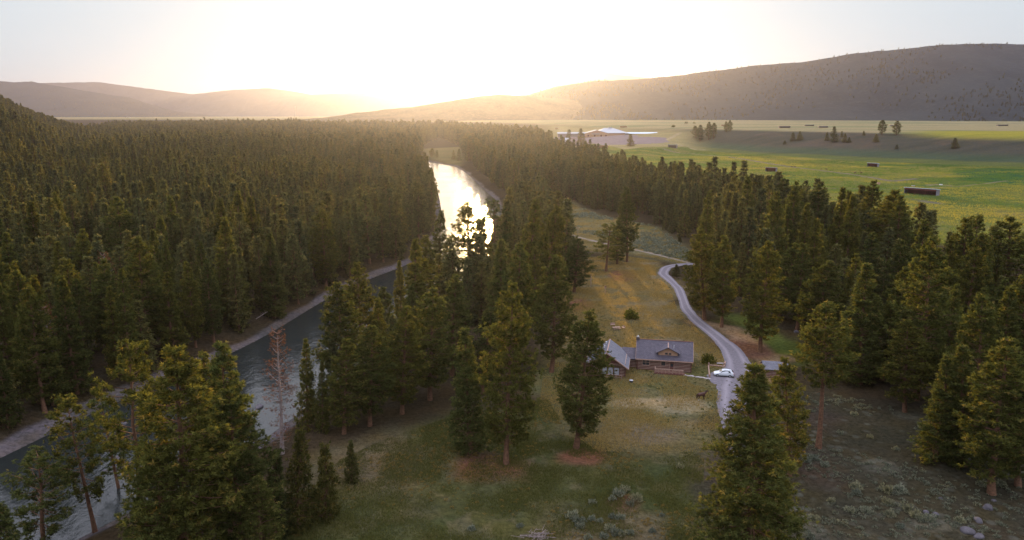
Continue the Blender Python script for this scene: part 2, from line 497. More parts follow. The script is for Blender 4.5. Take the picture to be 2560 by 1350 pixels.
Z_FAR_MEADOW = px_poly([(1060,372),(1160,366),(1165,398),(1150,416),(1075,398)])
ELL = [(1235,1168,120,38,'litter'),(1445,1140,75,24,'litter'),(1690,1012,75,26,'pale'),(1590,1005,70,14,'pale'),(1630,1085,90,26,'bare'),
       (1560,690,40,14,'litter'),(1450,760,40,16,'litter'),(1860,870,60,26,'litter'),(1560,1250,60,30,'litter')]

def soil_colour(x, y, z):
    n = len(x); x0_, y0_ = x, y
    nz = fbm(x / 40 + 3, y / 40, 4); n2 = fbm(x / 9, y / 9 + 8, 3); nl = fbm(x / 260, y / 90 + 2, 4)
    c = np.tile(np.array([.052, .040, .026]), (n, 1)); rc = np.zeros(n)
    def lay(w, col):
        nonlocal c
        w = np.clip(w, 0, 1)[:, None]; c = c * (1 - w) + np.array(col) * w
    # upper plain and the bank below it
    az = x / np.maximum(y, 1)
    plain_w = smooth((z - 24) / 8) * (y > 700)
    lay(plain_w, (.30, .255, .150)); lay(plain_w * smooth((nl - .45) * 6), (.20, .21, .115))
    bank = smooth((z - 2.5) / 2) * (1 - smooth((z - 30) / 3)) * smooth((az - .2) / .06) * (y > 600)
    lay(smooth((az - .16) / .06) * smooth((y - 480) / 60) * (z < 8) * (1 - plain_w), (.105, .125, .045)); lay(bank, (.070, .070, .058)); lay(bank * smooth((nz - .45) * 5) * .7, (.100, .080, .066)); lay(bank * (1 - smooth((z - 6) / 8)), (.062, .088, .058))
    rim = plain_w * smooth((az - .5) / .1) * (1 - smooth((y - 1230) / 60)); lay(rim, (.30, .27, .05))
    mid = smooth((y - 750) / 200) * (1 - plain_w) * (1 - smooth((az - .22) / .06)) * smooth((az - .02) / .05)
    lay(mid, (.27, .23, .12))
    rc += plain_w * .35
    w = soft(x, y, Z_FIELD, 9)
    lay(w, (.165, .165, .042)); lay(w * smooth((nl - .42) * 5), (.105, .138, .038)); lay(w * smooth((nz - .47) * 7) * .75, (.225, .185, .066))
    lay(w * smooth((az - .35) / .25) * smooth((nl - .30) * 4) * .7, (.070, .120, .040)); lay(soft(x, y, Z_GREEN, 8), (.036, .098, .042))
    for q, wd, col in FIELD_TRACKS:
        d = seg_dist(x, y, q); lay((1 - smooth((d - wd) / wd)) * .8 * smooth((n2 - .2) * 6), col)
    w = soft(x, y, Z_MEADOW, 7); lay(w, (.175, .150, .080)); lay(w * smooth((nz - .46) * 6) * .8, (.11, .125, .050)); rc = np.maximum(rc, w)
    w = soft(x, y, Z_FAR_MEADOW, 10); lay(w, (.12, .105, .05))
    x, y = x0_ + (fbm(x0_ / 11 + 2, y0_ / 11, 3) - .45) * 16, y0_ + (fbm(x0_ / 11 + 60, y0_ / 11, 3) - .45) * 16
    w = soft(x, y, Z_LAWN, 5); lay(w, (.150, .122, .062)); lay(w * smooth((nz - .46) * 6) * .75, (.095, .105, .045)); lay(w * smooth((n2 - .46) * 7) * .55, (.21, .165, .10))
    w = soft(x, y, Z_FRONT, 7); lay(w, (.078, .080, .034)); lay(w * smooth((nz - .47) * 7) * .85, (.115, .090, .058)); lay(w * smooth((n2 - .46) * 7) * .6, (.046, .062, .026)); lay(w * smooth((fbm(x / 3.1, y / 3.1, 3) - .52) * 9) * .5, (.14, .12, .075))
    w = soft(x, y, Z_SIDE, 7); lay(w, (.052, .047, .032)); lay(w * smooth((nz - .46) * 6) * .8, (.072, .048, .042)); lay(w * smooth((n2 - .52) * 7) * .7, (.11, .105, .08)); rc = np.maximum(rc, w * .5)
    w = soft(x, y, Z_GLADE, 4); lay(w, (.10, .125, .032)); w = soft(x, y, Z_SHOULDER, 3); lay(w, (.31, .205, .125)); lay(w * smooth((n2 - .45) * 7) * .6, (.19, .13, .08))
    x, y = x0_, y0_
    for px, py, rx, ry, kind in ELL:
        p = flat(px, py); a = abs(flat(px + rx, py)[0] - p[0]); b = abs(flat(px, py - ry)[1] - flat(px, py + ry)[1]) / 2
        w = 1 - smooth((np.hypot((x - p[0]) / a, (y - p[1]) / b) + (n2 - .45) * 1.1 - .55) / .6)
        lay(w * {'litter': .9, 'pale': .85, 'bare': .55}[kind], {'litter': (.165, .080, .056), 'pale': (.31, .25, .165), 'bare': (.15, .125, .105)}[kind])
    # cobble along the waterline
    m = (y > -100) & (y < 1100) & (x > -600) & (x < 250)
    if m.any():
        sd = np.full(n, 99.); sd[m] = sdist(x[m], y[m], RIVER_POLY)
        wid = np.where(seg_dist(x, y, LB) < seg_dist(x, y, RB), 3.7, 1.8) * np.clip(-.35 + 2.9 * nz, .12, 1.6)
        lay((1 - smooth((sd - wid) / 1.6)), (.125, .11, .122)); lay((1 - smooth((sd - wid) / 1.6)) * smooth((n2 - .46) * 8) * .8, (.09, .08, .08))
        lay((sd < 0) * 1.0, (.05, .05, .045))
    return c, rc

FIELD_TRACKS = [(px_poly([(1660,372),(1820,392),(1980,418),(2130,436),(2230,453),(2290,447)]), 2.6, (.19, .16, .15)),
                (px_poly([(1890,456),(1985,468),(2100,471),(2230,474)]), 1.2, (.15, .13, .11)),
                (px_poly([(2280,450),(2480,423)]), 1.0, (.10, .12, .06)),
                (px_poly([(2330,470),(2400,466),(2520,452)]), 1.2, (.24, .20, .14)),
                (px_poly([(2325,463),(2345,462),(2372,464)]), 2.6, (.30, .24, .20)),
                (px_poly([(2290,500),(2340,508)]), 3.0, (.17, .15, .12)),
                (px_poly([(1700,332),(1660,352),(1700,362),(1760,375)]), 2.0, (.36, .29, .22))]

def build_ground():
    dense = np.linspace(R(-39), R(39), 640)
    coarse = np.linspace(R(39), R(321), 60)[1:-1]
    ang = np.r_[dense, coarse]; na = len(ang)
    rad = np.r_[[4, 15, 30, 45, 58], np.geomspace(68, 2600, 620), np.geomspace(2650, 15800, 48)]
    nr = len(rad)
    A, Rr = np.meshgrid(ang, rad)
    x = (np.sin(A) * Rr).ravel(); y = (np.cos(A) * Rr).ravel()
    z = height(x, y)
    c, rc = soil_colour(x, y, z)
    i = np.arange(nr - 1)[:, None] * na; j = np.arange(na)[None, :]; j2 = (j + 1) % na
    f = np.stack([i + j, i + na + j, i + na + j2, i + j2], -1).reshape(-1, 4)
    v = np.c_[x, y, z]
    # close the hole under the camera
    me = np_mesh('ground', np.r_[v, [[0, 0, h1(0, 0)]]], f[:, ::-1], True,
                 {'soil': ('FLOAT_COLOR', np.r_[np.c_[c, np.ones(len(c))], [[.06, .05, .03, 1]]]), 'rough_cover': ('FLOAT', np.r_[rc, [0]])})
    o = link_mesh('ground', me, M['ground']); tag(o, kind='structure', label='valley floor of grass, meadow, bare earth and forest floor')
build_ground()

# ------------------------------------------------------------------ river
def build_river():
    n = 150
    a, b = LB.copy(), RB.copy()
    d = b - a; L = np.linalg.norm(d, axis=1)[:, None]; d = d / L
    a = a - d * 2.2; b = b + d * 2.2
    k = 9; v = []
    for s in np.linspace(0, 1, k): v.append(np.c_[a * (1 - s) + b * s, np.full(n, WATER)])
    v = np.concatenate(v)
    i = np.arange(k - 1)[:, None] * n; j = np.arange(n - 1)[None, :]
    f = np.stack([i + j, i + n + j, i + n + j + 1, i + j + 1], -1).reshape(-1, 4)
    o = link_mesh('river', np_mesh('river', v, f, True), M['water'])
    tag(o, kind='structure', label='river winding between the forested banks')
build_river()

# ------------------------------------------------------------------ roads: sheets a little above the ground
def ribbon(name, pts, widths, mat, label, lift=.07, wheels=(), n=220, kx=9):
    p = round_line(np.array([list(q) for q in pts], float), n, 8)
    w = np.interp(np.linspace(0, 1, n), np.linspace(0, 1, len(widths)), widths)
    w = w * (1 + (fbm(np.arange(n) / 7.0, np.zeros(n), 3) - .45) * .25 + (fbm(np.arange(n) / 1.6, np.ones(n), 2) - .37) * .22)
    t = np.gradient(p, axis=0); t /= np.linalg.norm(t, axis=1)[:, None]; nn = np.c_[-t[:, 1], t[:, 0]]
    v = []; wh = []
    for s in np.linspace(-1, 1, kx):
        q = p + nn * (w * s / 2)[:, None]
        v.append(np.c_[q, height(q[:, 0], q[:, 1]) + lift * (1 if abs(s) < .99 else -.6)])
        wh.append(np.full(n, 1.0 if any(abs(s - u) < .13 for u in wheels) else 0.0))
    i = np.arange(kx - 1)[:, None] * n; j = np.arange(n - 1)[None, :]
    f = np.stack([i + j, i + j + 1, i + n + j + 1, i + n + j], -1).reshape(-1, 4)
    o = link_mesh(name, np_mesh(name, np.concatenate(v), f, True, {'wheel': ('FLOAT', np.concatenate(wh))}), mat)
    return tag(o, kind='structure', label=label)
def gpts(lst): return [ground(a, b)[:2] for a, b in lst]
ribbon('driveway', gpts([(1850,1180),(1838,1090),(1836,1010),(1846,955),(1848,915),(1828,873),(1785,835),(1743,803),(1715,772),(1706,745),(1697,722),(1677,702),(1656,684),(1666,668),(1700,661),(1760,659),(1850,655)]),
       [2.6, 3.6, 7.6, 9.6, 8.6, 6.0, 4.8, 4.2, 4.0, 3.8, 3.6, 3.6, 4.2, 4.6, 4.2, 4, 4], M['gravel'], 'pale gravel driveway curving past the log cabin', wheels=(-.5, .5))
ribbon('parking_pad', gpts([(1772,948),(1795,948),(1830,950),(1862,950)]), [5.5, 12, 16, 13], M['gravel'], 'gravel parking pad beside the cabin', lift=.058)
ribbon('farm_track', gpts([(1400,575),(1440,592),(1500,606),(1560,617),(1640,636),(1725,657)]), [2.6, 2.6], M['track'], 'two-wheel dirt track crossing the sage meadow', wheels=(-.75, .75), kx=9)
ribbon('gravel_road', gpts([(2180,757),(2240,768),(2330,774),(2440,781),(2540,790),(2640,805)]), [4.5, 4.5], M['gravel'], 'gravel road between the pines on the right')
ribbon('ranch_yard', gpts([(1385,346),(1480,351),(1560,353),(1600,350),(1640,343)]), [90, 210, 230, 150, 40], M['dirt'], 'bare gravel yard in front of the arena barn', lift=.25, kx=25)

# ------------------------------------------------------------------ hills
def hill(name, crest, dist, run, mat, label, rough=1.0, back=2500, n=360, m=70, foot=30.0):
    """crest: photo pixels along the skyline; dist: metres away; run: metres from foot to crest"""
    cx = np.array([c[0] for c in crest], float); cy_ = np.array([c[1] for c in crest], float)
    px = np.linspace(cx[0], cx[-1], n); py = np.interp(px, cx, cy_)
    for _ in range(3): py[1:-1] = (py[:-2] + 2 * py[1:-1] + py[2:]) / 4
    ds = np.interp(px, cx, np.array([c[2] if len(c) > 2 else dist for c in crest], float))
    X = []; Y = []; Z = []
    zc = np.array([EYE + ray(a, b)[2] * d / ray(a, b)[1] for a, b, d in zip(px, py, ds)])
    dx = (px - 1280) / F / (CP + 0 * px)
    for k, s in enumerate(np.r_[np.linspace(-.06, 1, m - 14), np.linspace(1.05, 2, 14)]):
        yy = ds - run * (1 - s) if s <= 1 else ds + back * (s - 1)
        prof = max(s, 0) ** 1.25 * (1.0 if s <= 1 else 0) if s <= 1 else 1 - .6 * (s - 1)
        # spurs and gullies run down the slope
        xx = dx * ds + (dx * (yy - ds)) * .35
        g = fbm(xx / (run * .28) + 31, yy / (run * .9) + 7, 4) - .47
        zz = foot - 12 + (zc - foot + 12) * (prof + g * .55 * rough * np.sin(np.pi * min(max(s, 0), 1)) ) if s <= 1 else foot + (zc - foot) * prof
        if s < 0: zz = np.full(n, foot - 14.0)
        zz = zz + (fbm(xx / 90, yy / 90, 3) - .45) * 14 * rough * (0.2 < s)
        X.append(xx); Y.append(yy + 0 * xx); Z.append(zz)
    v = np.c_[np.concatenate(X), np.concatenate(Y), np.concatenate(Z)]
    i = np.arange(m - 1)[:, None] * n; j = np.arange(n - 1)[None, :]
    f = np.stack([i + j, i + j + 1, i + n + j + 1, i + n + j], -1).reshape(-1, 4)
    o = link_mesh(name, np_mesh(name, v, f, True), mat); tag(o, kind='structure', label=label)
    return v.reshape(m, n, 3)
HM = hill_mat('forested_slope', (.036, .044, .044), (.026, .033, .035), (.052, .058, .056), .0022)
HD = hill_mat('haze_tinted_slope', (.060, .066, .070), (.050, .056, .060), (.075, .08, .082), .0008)  # far ridges: extra haze fade put into a paler, bluer base colour
HG = hill_mat('grassy_slope', (.105, .085, .052), (.055, .048, .034), (.17, .14, .09), .004)
hill_right = hill('forested_hill', [(1230,262,5600),(1300,243,5600),(1380,217,5500),(1480,201,5400),(1580,198,5300),(1700,185,5200),(1820,168,5100),(1900,160,5000),(2000,150,4900),(2080,134,4800),(2180,124,4700),(2280,113,4600),(2400,108,4500),(2500,110,4400),(2560,105,4300),(2700,90,4200),(2900,84,4100),(3200,95,4000)],
                  5000, 1700, HM, 'long forested hill rising to the right across the valley')
hill('low_ridge', [(760,300,4300),(830,294,4300),(900,283,4300),(960,276,4300),(1040,268,4300),(1100,258,4300),(1150,249,4300),(1200,241,4350),(1250,236,4400),(1320,240,4500),(1420,250,4700),(1520,262,4900)],
     4300, 900, HG, 'low sunlit ridge below the setting sun', .6, 1500)
hill_left = hill('forested_hill', [(-700,185,10200),(-400,180,10200),(-150,180,10200),(0,190,10200),(70,203,10200),(100,206,10200),(140,204,10200),(200,214,10200),(250,224,10200),(330,238,10200),(370,243,10200),(400,256,10200),(440,272,10200),(520,286,10200),(580,293,10200)],
                 10200, 2600, HM, 'forested hill on the far left of the valley', 1.0, 1500)
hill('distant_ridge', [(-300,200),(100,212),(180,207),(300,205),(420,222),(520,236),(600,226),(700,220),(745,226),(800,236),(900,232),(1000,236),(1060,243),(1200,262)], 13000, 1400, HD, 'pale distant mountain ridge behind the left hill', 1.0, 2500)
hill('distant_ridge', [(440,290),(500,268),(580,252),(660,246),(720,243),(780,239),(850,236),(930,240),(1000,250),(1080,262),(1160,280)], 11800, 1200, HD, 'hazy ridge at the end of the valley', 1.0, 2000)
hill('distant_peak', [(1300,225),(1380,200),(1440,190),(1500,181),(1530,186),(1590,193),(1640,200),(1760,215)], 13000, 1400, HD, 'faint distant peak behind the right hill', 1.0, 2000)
# ------------------------------------------------------------------ trees
def needles(P, D, n, L, W, spread, g):
    """n narrow diamond blades per tuft at P pointing around D"""
    k = len(P)
    p = np.repeat(P, n, 0); d = np.repeat(D, n, 0) + g.normal(0, spread, (k * n, 3))
    d /= np.linalg.norm(d, axis=1)[:, None] + 1e-9
    s = np.cross(d, g.normal(0, 1, (k * n, 3))); s /= np.linalg.norm(s, axis=1)[:, None] + 1e-9
    l = L * g.uniform(.6, 1.25, (k * n, 1)); w = W * g.uniform(.7, 1.3, (k * n, 1)) * .5
    a = p - d * l * .12; b = p + d * l * .45 + s * w; c = p + d * l; e = p + d * l * .45 - s * w
    v = np.stack([a, b, c, e], 1).reshape(-1, 3)
    f = np.arange(len(v)).reshape(-1, 4)
    t = np.repeat(np.repeat(g.random(k), n), 4)
    return v, f, t

def conifer(name, seed, H=28.0, rad=4.2, base=.16, shape='pine', tufts=14, blades=8, L=.75, W=.16, whorls=26, per=5, gap=.12, leaves='needles', bark='bark', curve=0.0, limbs=True, top_round=.25):
    """tapered trunk with limbs, and a crown of needle tufts set along the limbs"""
    g = np.random.default_rng(seed)
    mb = MB()
    # trunk: slightly crooked chain
    ks = 9; zt = np.linspace(0, H * .985, ks)
    ox = np.cumsum(g.normal(0, .07, ks)) * (1 + curve) ; oy = np.cumsum(g.normal(0, .07, ks)) * (1 + curve); ox -= ox[0]; oy -= oy[0]
    ox += curve * np.sin(np.linspace(0, 2.2, ks)) * .8
    rt = H * .0135 * (1 - zt / H) ** .8 + .03; rt[0] *= 1.35
    for i in range(ks - 1):
        mb.tube((ox[i], oy[i], zt[i] - (.5 if i == 0 else 0)), (ox[i+1], oy[i+1], zt[i+1]), rt[i], rt[i+1], 7, False)
    P = []; D = []
    zs = base * H + (H - base * H) * np.sort(np.clip(np.linspace(0, 1, whorls) + g.normal(0, .012, whorls), 0, 1)) ** .92
    lob = g.random(8) * 2 * np.pi
    for z in zs:
        u = (z - base * H) / (H - base * H)
        if shape == 'pine':      # broad shoulders, rounded top
            r = rad * (min(1, .52 + 1.5 * u) if u < .3 else (1 - ((u - .3) / .7) ** 1.7 * (1 - top_round * .25)))
        elif shape == 'open':
            r = rad * (.55 + .45 * math.sin(min(1, u * 1.2) * 2.4)) * (1 - .55 * max(0, u - .7) / .3)
        else:                    # fir: a cone
            r = rad * (min(1, .75 + 2 * u) * (1 - u) ** .82 + .035)
        cx, cy2 = np.interp(z, zt, ox), np.interp(z, zt, oy)
        m = max(3, int(per * (.75 + .5 * g.random())))
        a0 = g.random() * 6.28
        for q in range(m):
            if g.random() < gap: continue
            a = a0 + 6.283 * q / m + g.normal(0, .25)
            ln = r * g.uniform(.62, 1.12) * (1 + .16 * math.sin(2 * a + lob[0]) + .12 * math.sin(3 * a + u * 5 + lob[1]))
            if shape == 'open' and g.random() < .3: ln *= .45
            ln = max(ln, .35)
            el = (-.30 + .85 * u + g.normal(0, .10)) if shape != 'fir' else (-.38 + .95 * u + g.normal(0, .08))
            up = .22 if shape != 'fir' else .16
            dirv = np.array([math.cos(a), math.sin(a)])
            nt_ = max(3, int(tufts * (ln / rad) ** 1.0 * (1.0 if u < .85 else 1.4) * g.uniform(.8, 1.2)))
            # tufts gather in a few clumps along each limb
            kc = max(3, int(ln * 2.2)); cs = np.sqrt(g.uniform(.12 if shape != 'open' else .35, 1.0, kc)); cl = g.normal(0, .20, kc) * ln * (.3 + .7 * np.sin(cs * 2.6))
            cz = g.normal(0, .10 + .04 * ln, kc); w_ = g.integers(0, kc, nt_); sg = .20 + .035 * ln
            s = np.clip(cs[w_] + g.normal(0, sg, nt_) / ln, .05, 1.06); lat = cl[w_] + g.normal(0, sg, nt_)
            hz = s * ln * math.tan(el) * .8 + up * ln * s ** 2.2 + cz[w_] + g.normal(0, sg * .7, nt_)
            pos = np.c_[cx + dirv[0] * s * ln - dirv[1] * lat, cy2 + dirv[1] * s * ln + dirv[0] * lat, z + hz]
            dd = np.c_[np.full(nt_, dirv[0]) * .8 - dirv[1] * lat / ln, np.full(nt_, dirv[1]) * .8 + dirv[0] * lat / ln, np.full(nt_, .55 if shape != 'fir' else .25)]
            P.append(pos); D.append(dd)
            if limbs:
                mid = (cx + dirv[0] * ln * .5, cy2 + dirv[1] * ln * .5, z + ln * .5 * math.tan(el) * .8 + up * ln * .22)
                tip = (cx + dirv[0] * ln * .93, cy2 + dirv[1] * ln * .93, z + ln * .93 * math.tan(el) * .8 + up * ln * .85)
                rr = .035 + .012 * ln
                mb.tube((cx, cy2, z), mid, rr, rr * .7, 3, False).tube(mid, tip, rr * .7, .012, 3, False)
    # leader
    P.append(np.c_[np.full(8, ox[-1]) + g.normal(0, .1, 8), np.full(8, oy[-1]) + g.normal(0, .1, 8), H - np.linspace(0, 1.6, 8)]); D.append(np.tile([[0, 0, 1.0]], (8, 1)))
    if limbs:   # a few dead snags under the crown
        for _ in range(int(4 + 10 * base)):
            z = H * g.uniform(.06, max(.1, base * 1.1)); a = g.random() * 6.28; ln = g.uniform(.5, 1.9)
            mb.tube((np.interp(z, zt, ox), np.interp(z, zt, oy), z), (np.interp(z, zt, ox) + math.cos(a) * ln, np.interp(z, zt, oy) + math.sin(a) * ln, z - .2 * ln), .045, .012, 3, False)
    v, f, t = needles(np.concatenate(P), np.concatenate(D), blades, L, W, .75, g)
    crown = np_mesh(name + '_crown', v, f, False, {'tuft': ('FLOAT', t)})
    crown.materials.append(M[leaves])
    tm = bpy.data.meshes.new(name + '_trunk'); tm.from_pydata(mb.v, [], mb.f)
    for p in tm.polygons: p.use_smooth = True
    tm.materials.append(M[bark])
    return dict(crown=crown, trunk=tm, H=H, rad=rad)

PROTO = {}
for i in range(4): PROTO['pine', i] = conifer('ponderosa', 10 + i, 28, 4.3, .14, 'pine', 38, 11, .48, .10, 32, 6, .10)
for i in range(3): PROTO['fir', i] = conifer('conical_pine', 20 + i, 26, 3.9, .07, 'fir', 34, 10, .44, .10, 38, 7, .05)
for i in range(2): PROTO['open', i] = conifer('open_pine', 30 + i, 27, 4.2, .30, 'open', 42, 12, .46, .095, 18, 5, .2, curve=.8)
for i in range(2): PROTO['hero', i] = conifer('great_pine', 35 + i, 36, 7.0, .05, 'fir', 76, 12, .45, .085, 42, 8, .08)
PROTO['tall', 0] = conifer('bare_stem_pine', 40, 29, 3.9, .46, 'pine', 36, 11, .48, .10, 22, 6, .14, top_round=.6)
PROTO['dead', 0] = conifer('dying_pine', 50, 26, 2.9, .12, 'open', 16, 6, .34, .06, 26, 5, .1, 'needles_dead', 'bark_grey')
PROTO['young', 0] = conifer('young_fir', 60, 9, 1.9, .03, 'fir', 12, 9, .40, .10, 22, 7, .02, 'needles_dark')
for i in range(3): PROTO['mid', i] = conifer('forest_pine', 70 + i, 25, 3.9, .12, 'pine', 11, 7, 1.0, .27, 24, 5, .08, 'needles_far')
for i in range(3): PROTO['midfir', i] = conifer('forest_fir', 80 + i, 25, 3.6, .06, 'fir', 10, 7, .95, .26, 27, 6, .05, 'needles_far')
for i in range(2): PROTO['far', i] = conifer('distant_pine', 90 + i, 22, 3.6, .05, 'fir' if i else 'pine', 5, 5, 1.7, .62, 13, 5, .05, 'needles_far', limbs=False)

N_TREES = [0]
def tree(proto, base, h, r, label, group, rz=None, lean=(0, 0), name='pine_tree', cat='tree'):
    p = PROTO[proto]
    o = empty(name, (base[0], base[1], base[2] - .15))
    o.rotation_euler = (lean[1], lean[0], rng.random() * 6.28 if rz is None else rz)
    o.rotation_mode = 'XYZ'
    s = (r / p['rad'], r / p['rad'], h / p['H']); o.scale = s
    for part in ('trunk', 'crown'):
        c = bpy.data.objects.new(part, p[part]); COL.objects.link(c); c.parent = o
    tag(o, label, cat, group); N_TREES[0] += 1
    return o
TREES = []      # (projected height, ...) candidates for single trees
PLACED = []     # x, y, radius of single trees set by hand

def hand(bx, by, tx, ty, w, kind, label, group, rz=None, name='pine_tree', cat='tree'):
    """tree given by the photo pixels of its foot and tip and its crown's width in pixels"""
    b = ground(bx, by) if by < 1345 else Vector((*flat(bx, by), 0))
    if by >= 1345: b.z = h1(b.x, b.y)
    h = rise(b, ty)
    d = depth((b.x, b.y, b.z + h * .5)); r = w * d / F / 2
    topx = (tx - 1280) / F * depth((b.x, b.y, b.z + h))
    o = tree(kind, b, h, r, label, group, rz)
    lean = math.atan2(topx - b.x, h)
    if abs(lean) > .015:
        o.rotation_mode = 'QUATERNION'
        from mathutils import Quaternion
        o.rotation_quaternion = Quaternion((0, 1, 0), lean) @ Quaternion((0, 0, 1), rng.random() * 6.28)
    o.name = name; o['category'] = cat
    PLACED.append((b.x, b.y, r))
    return o

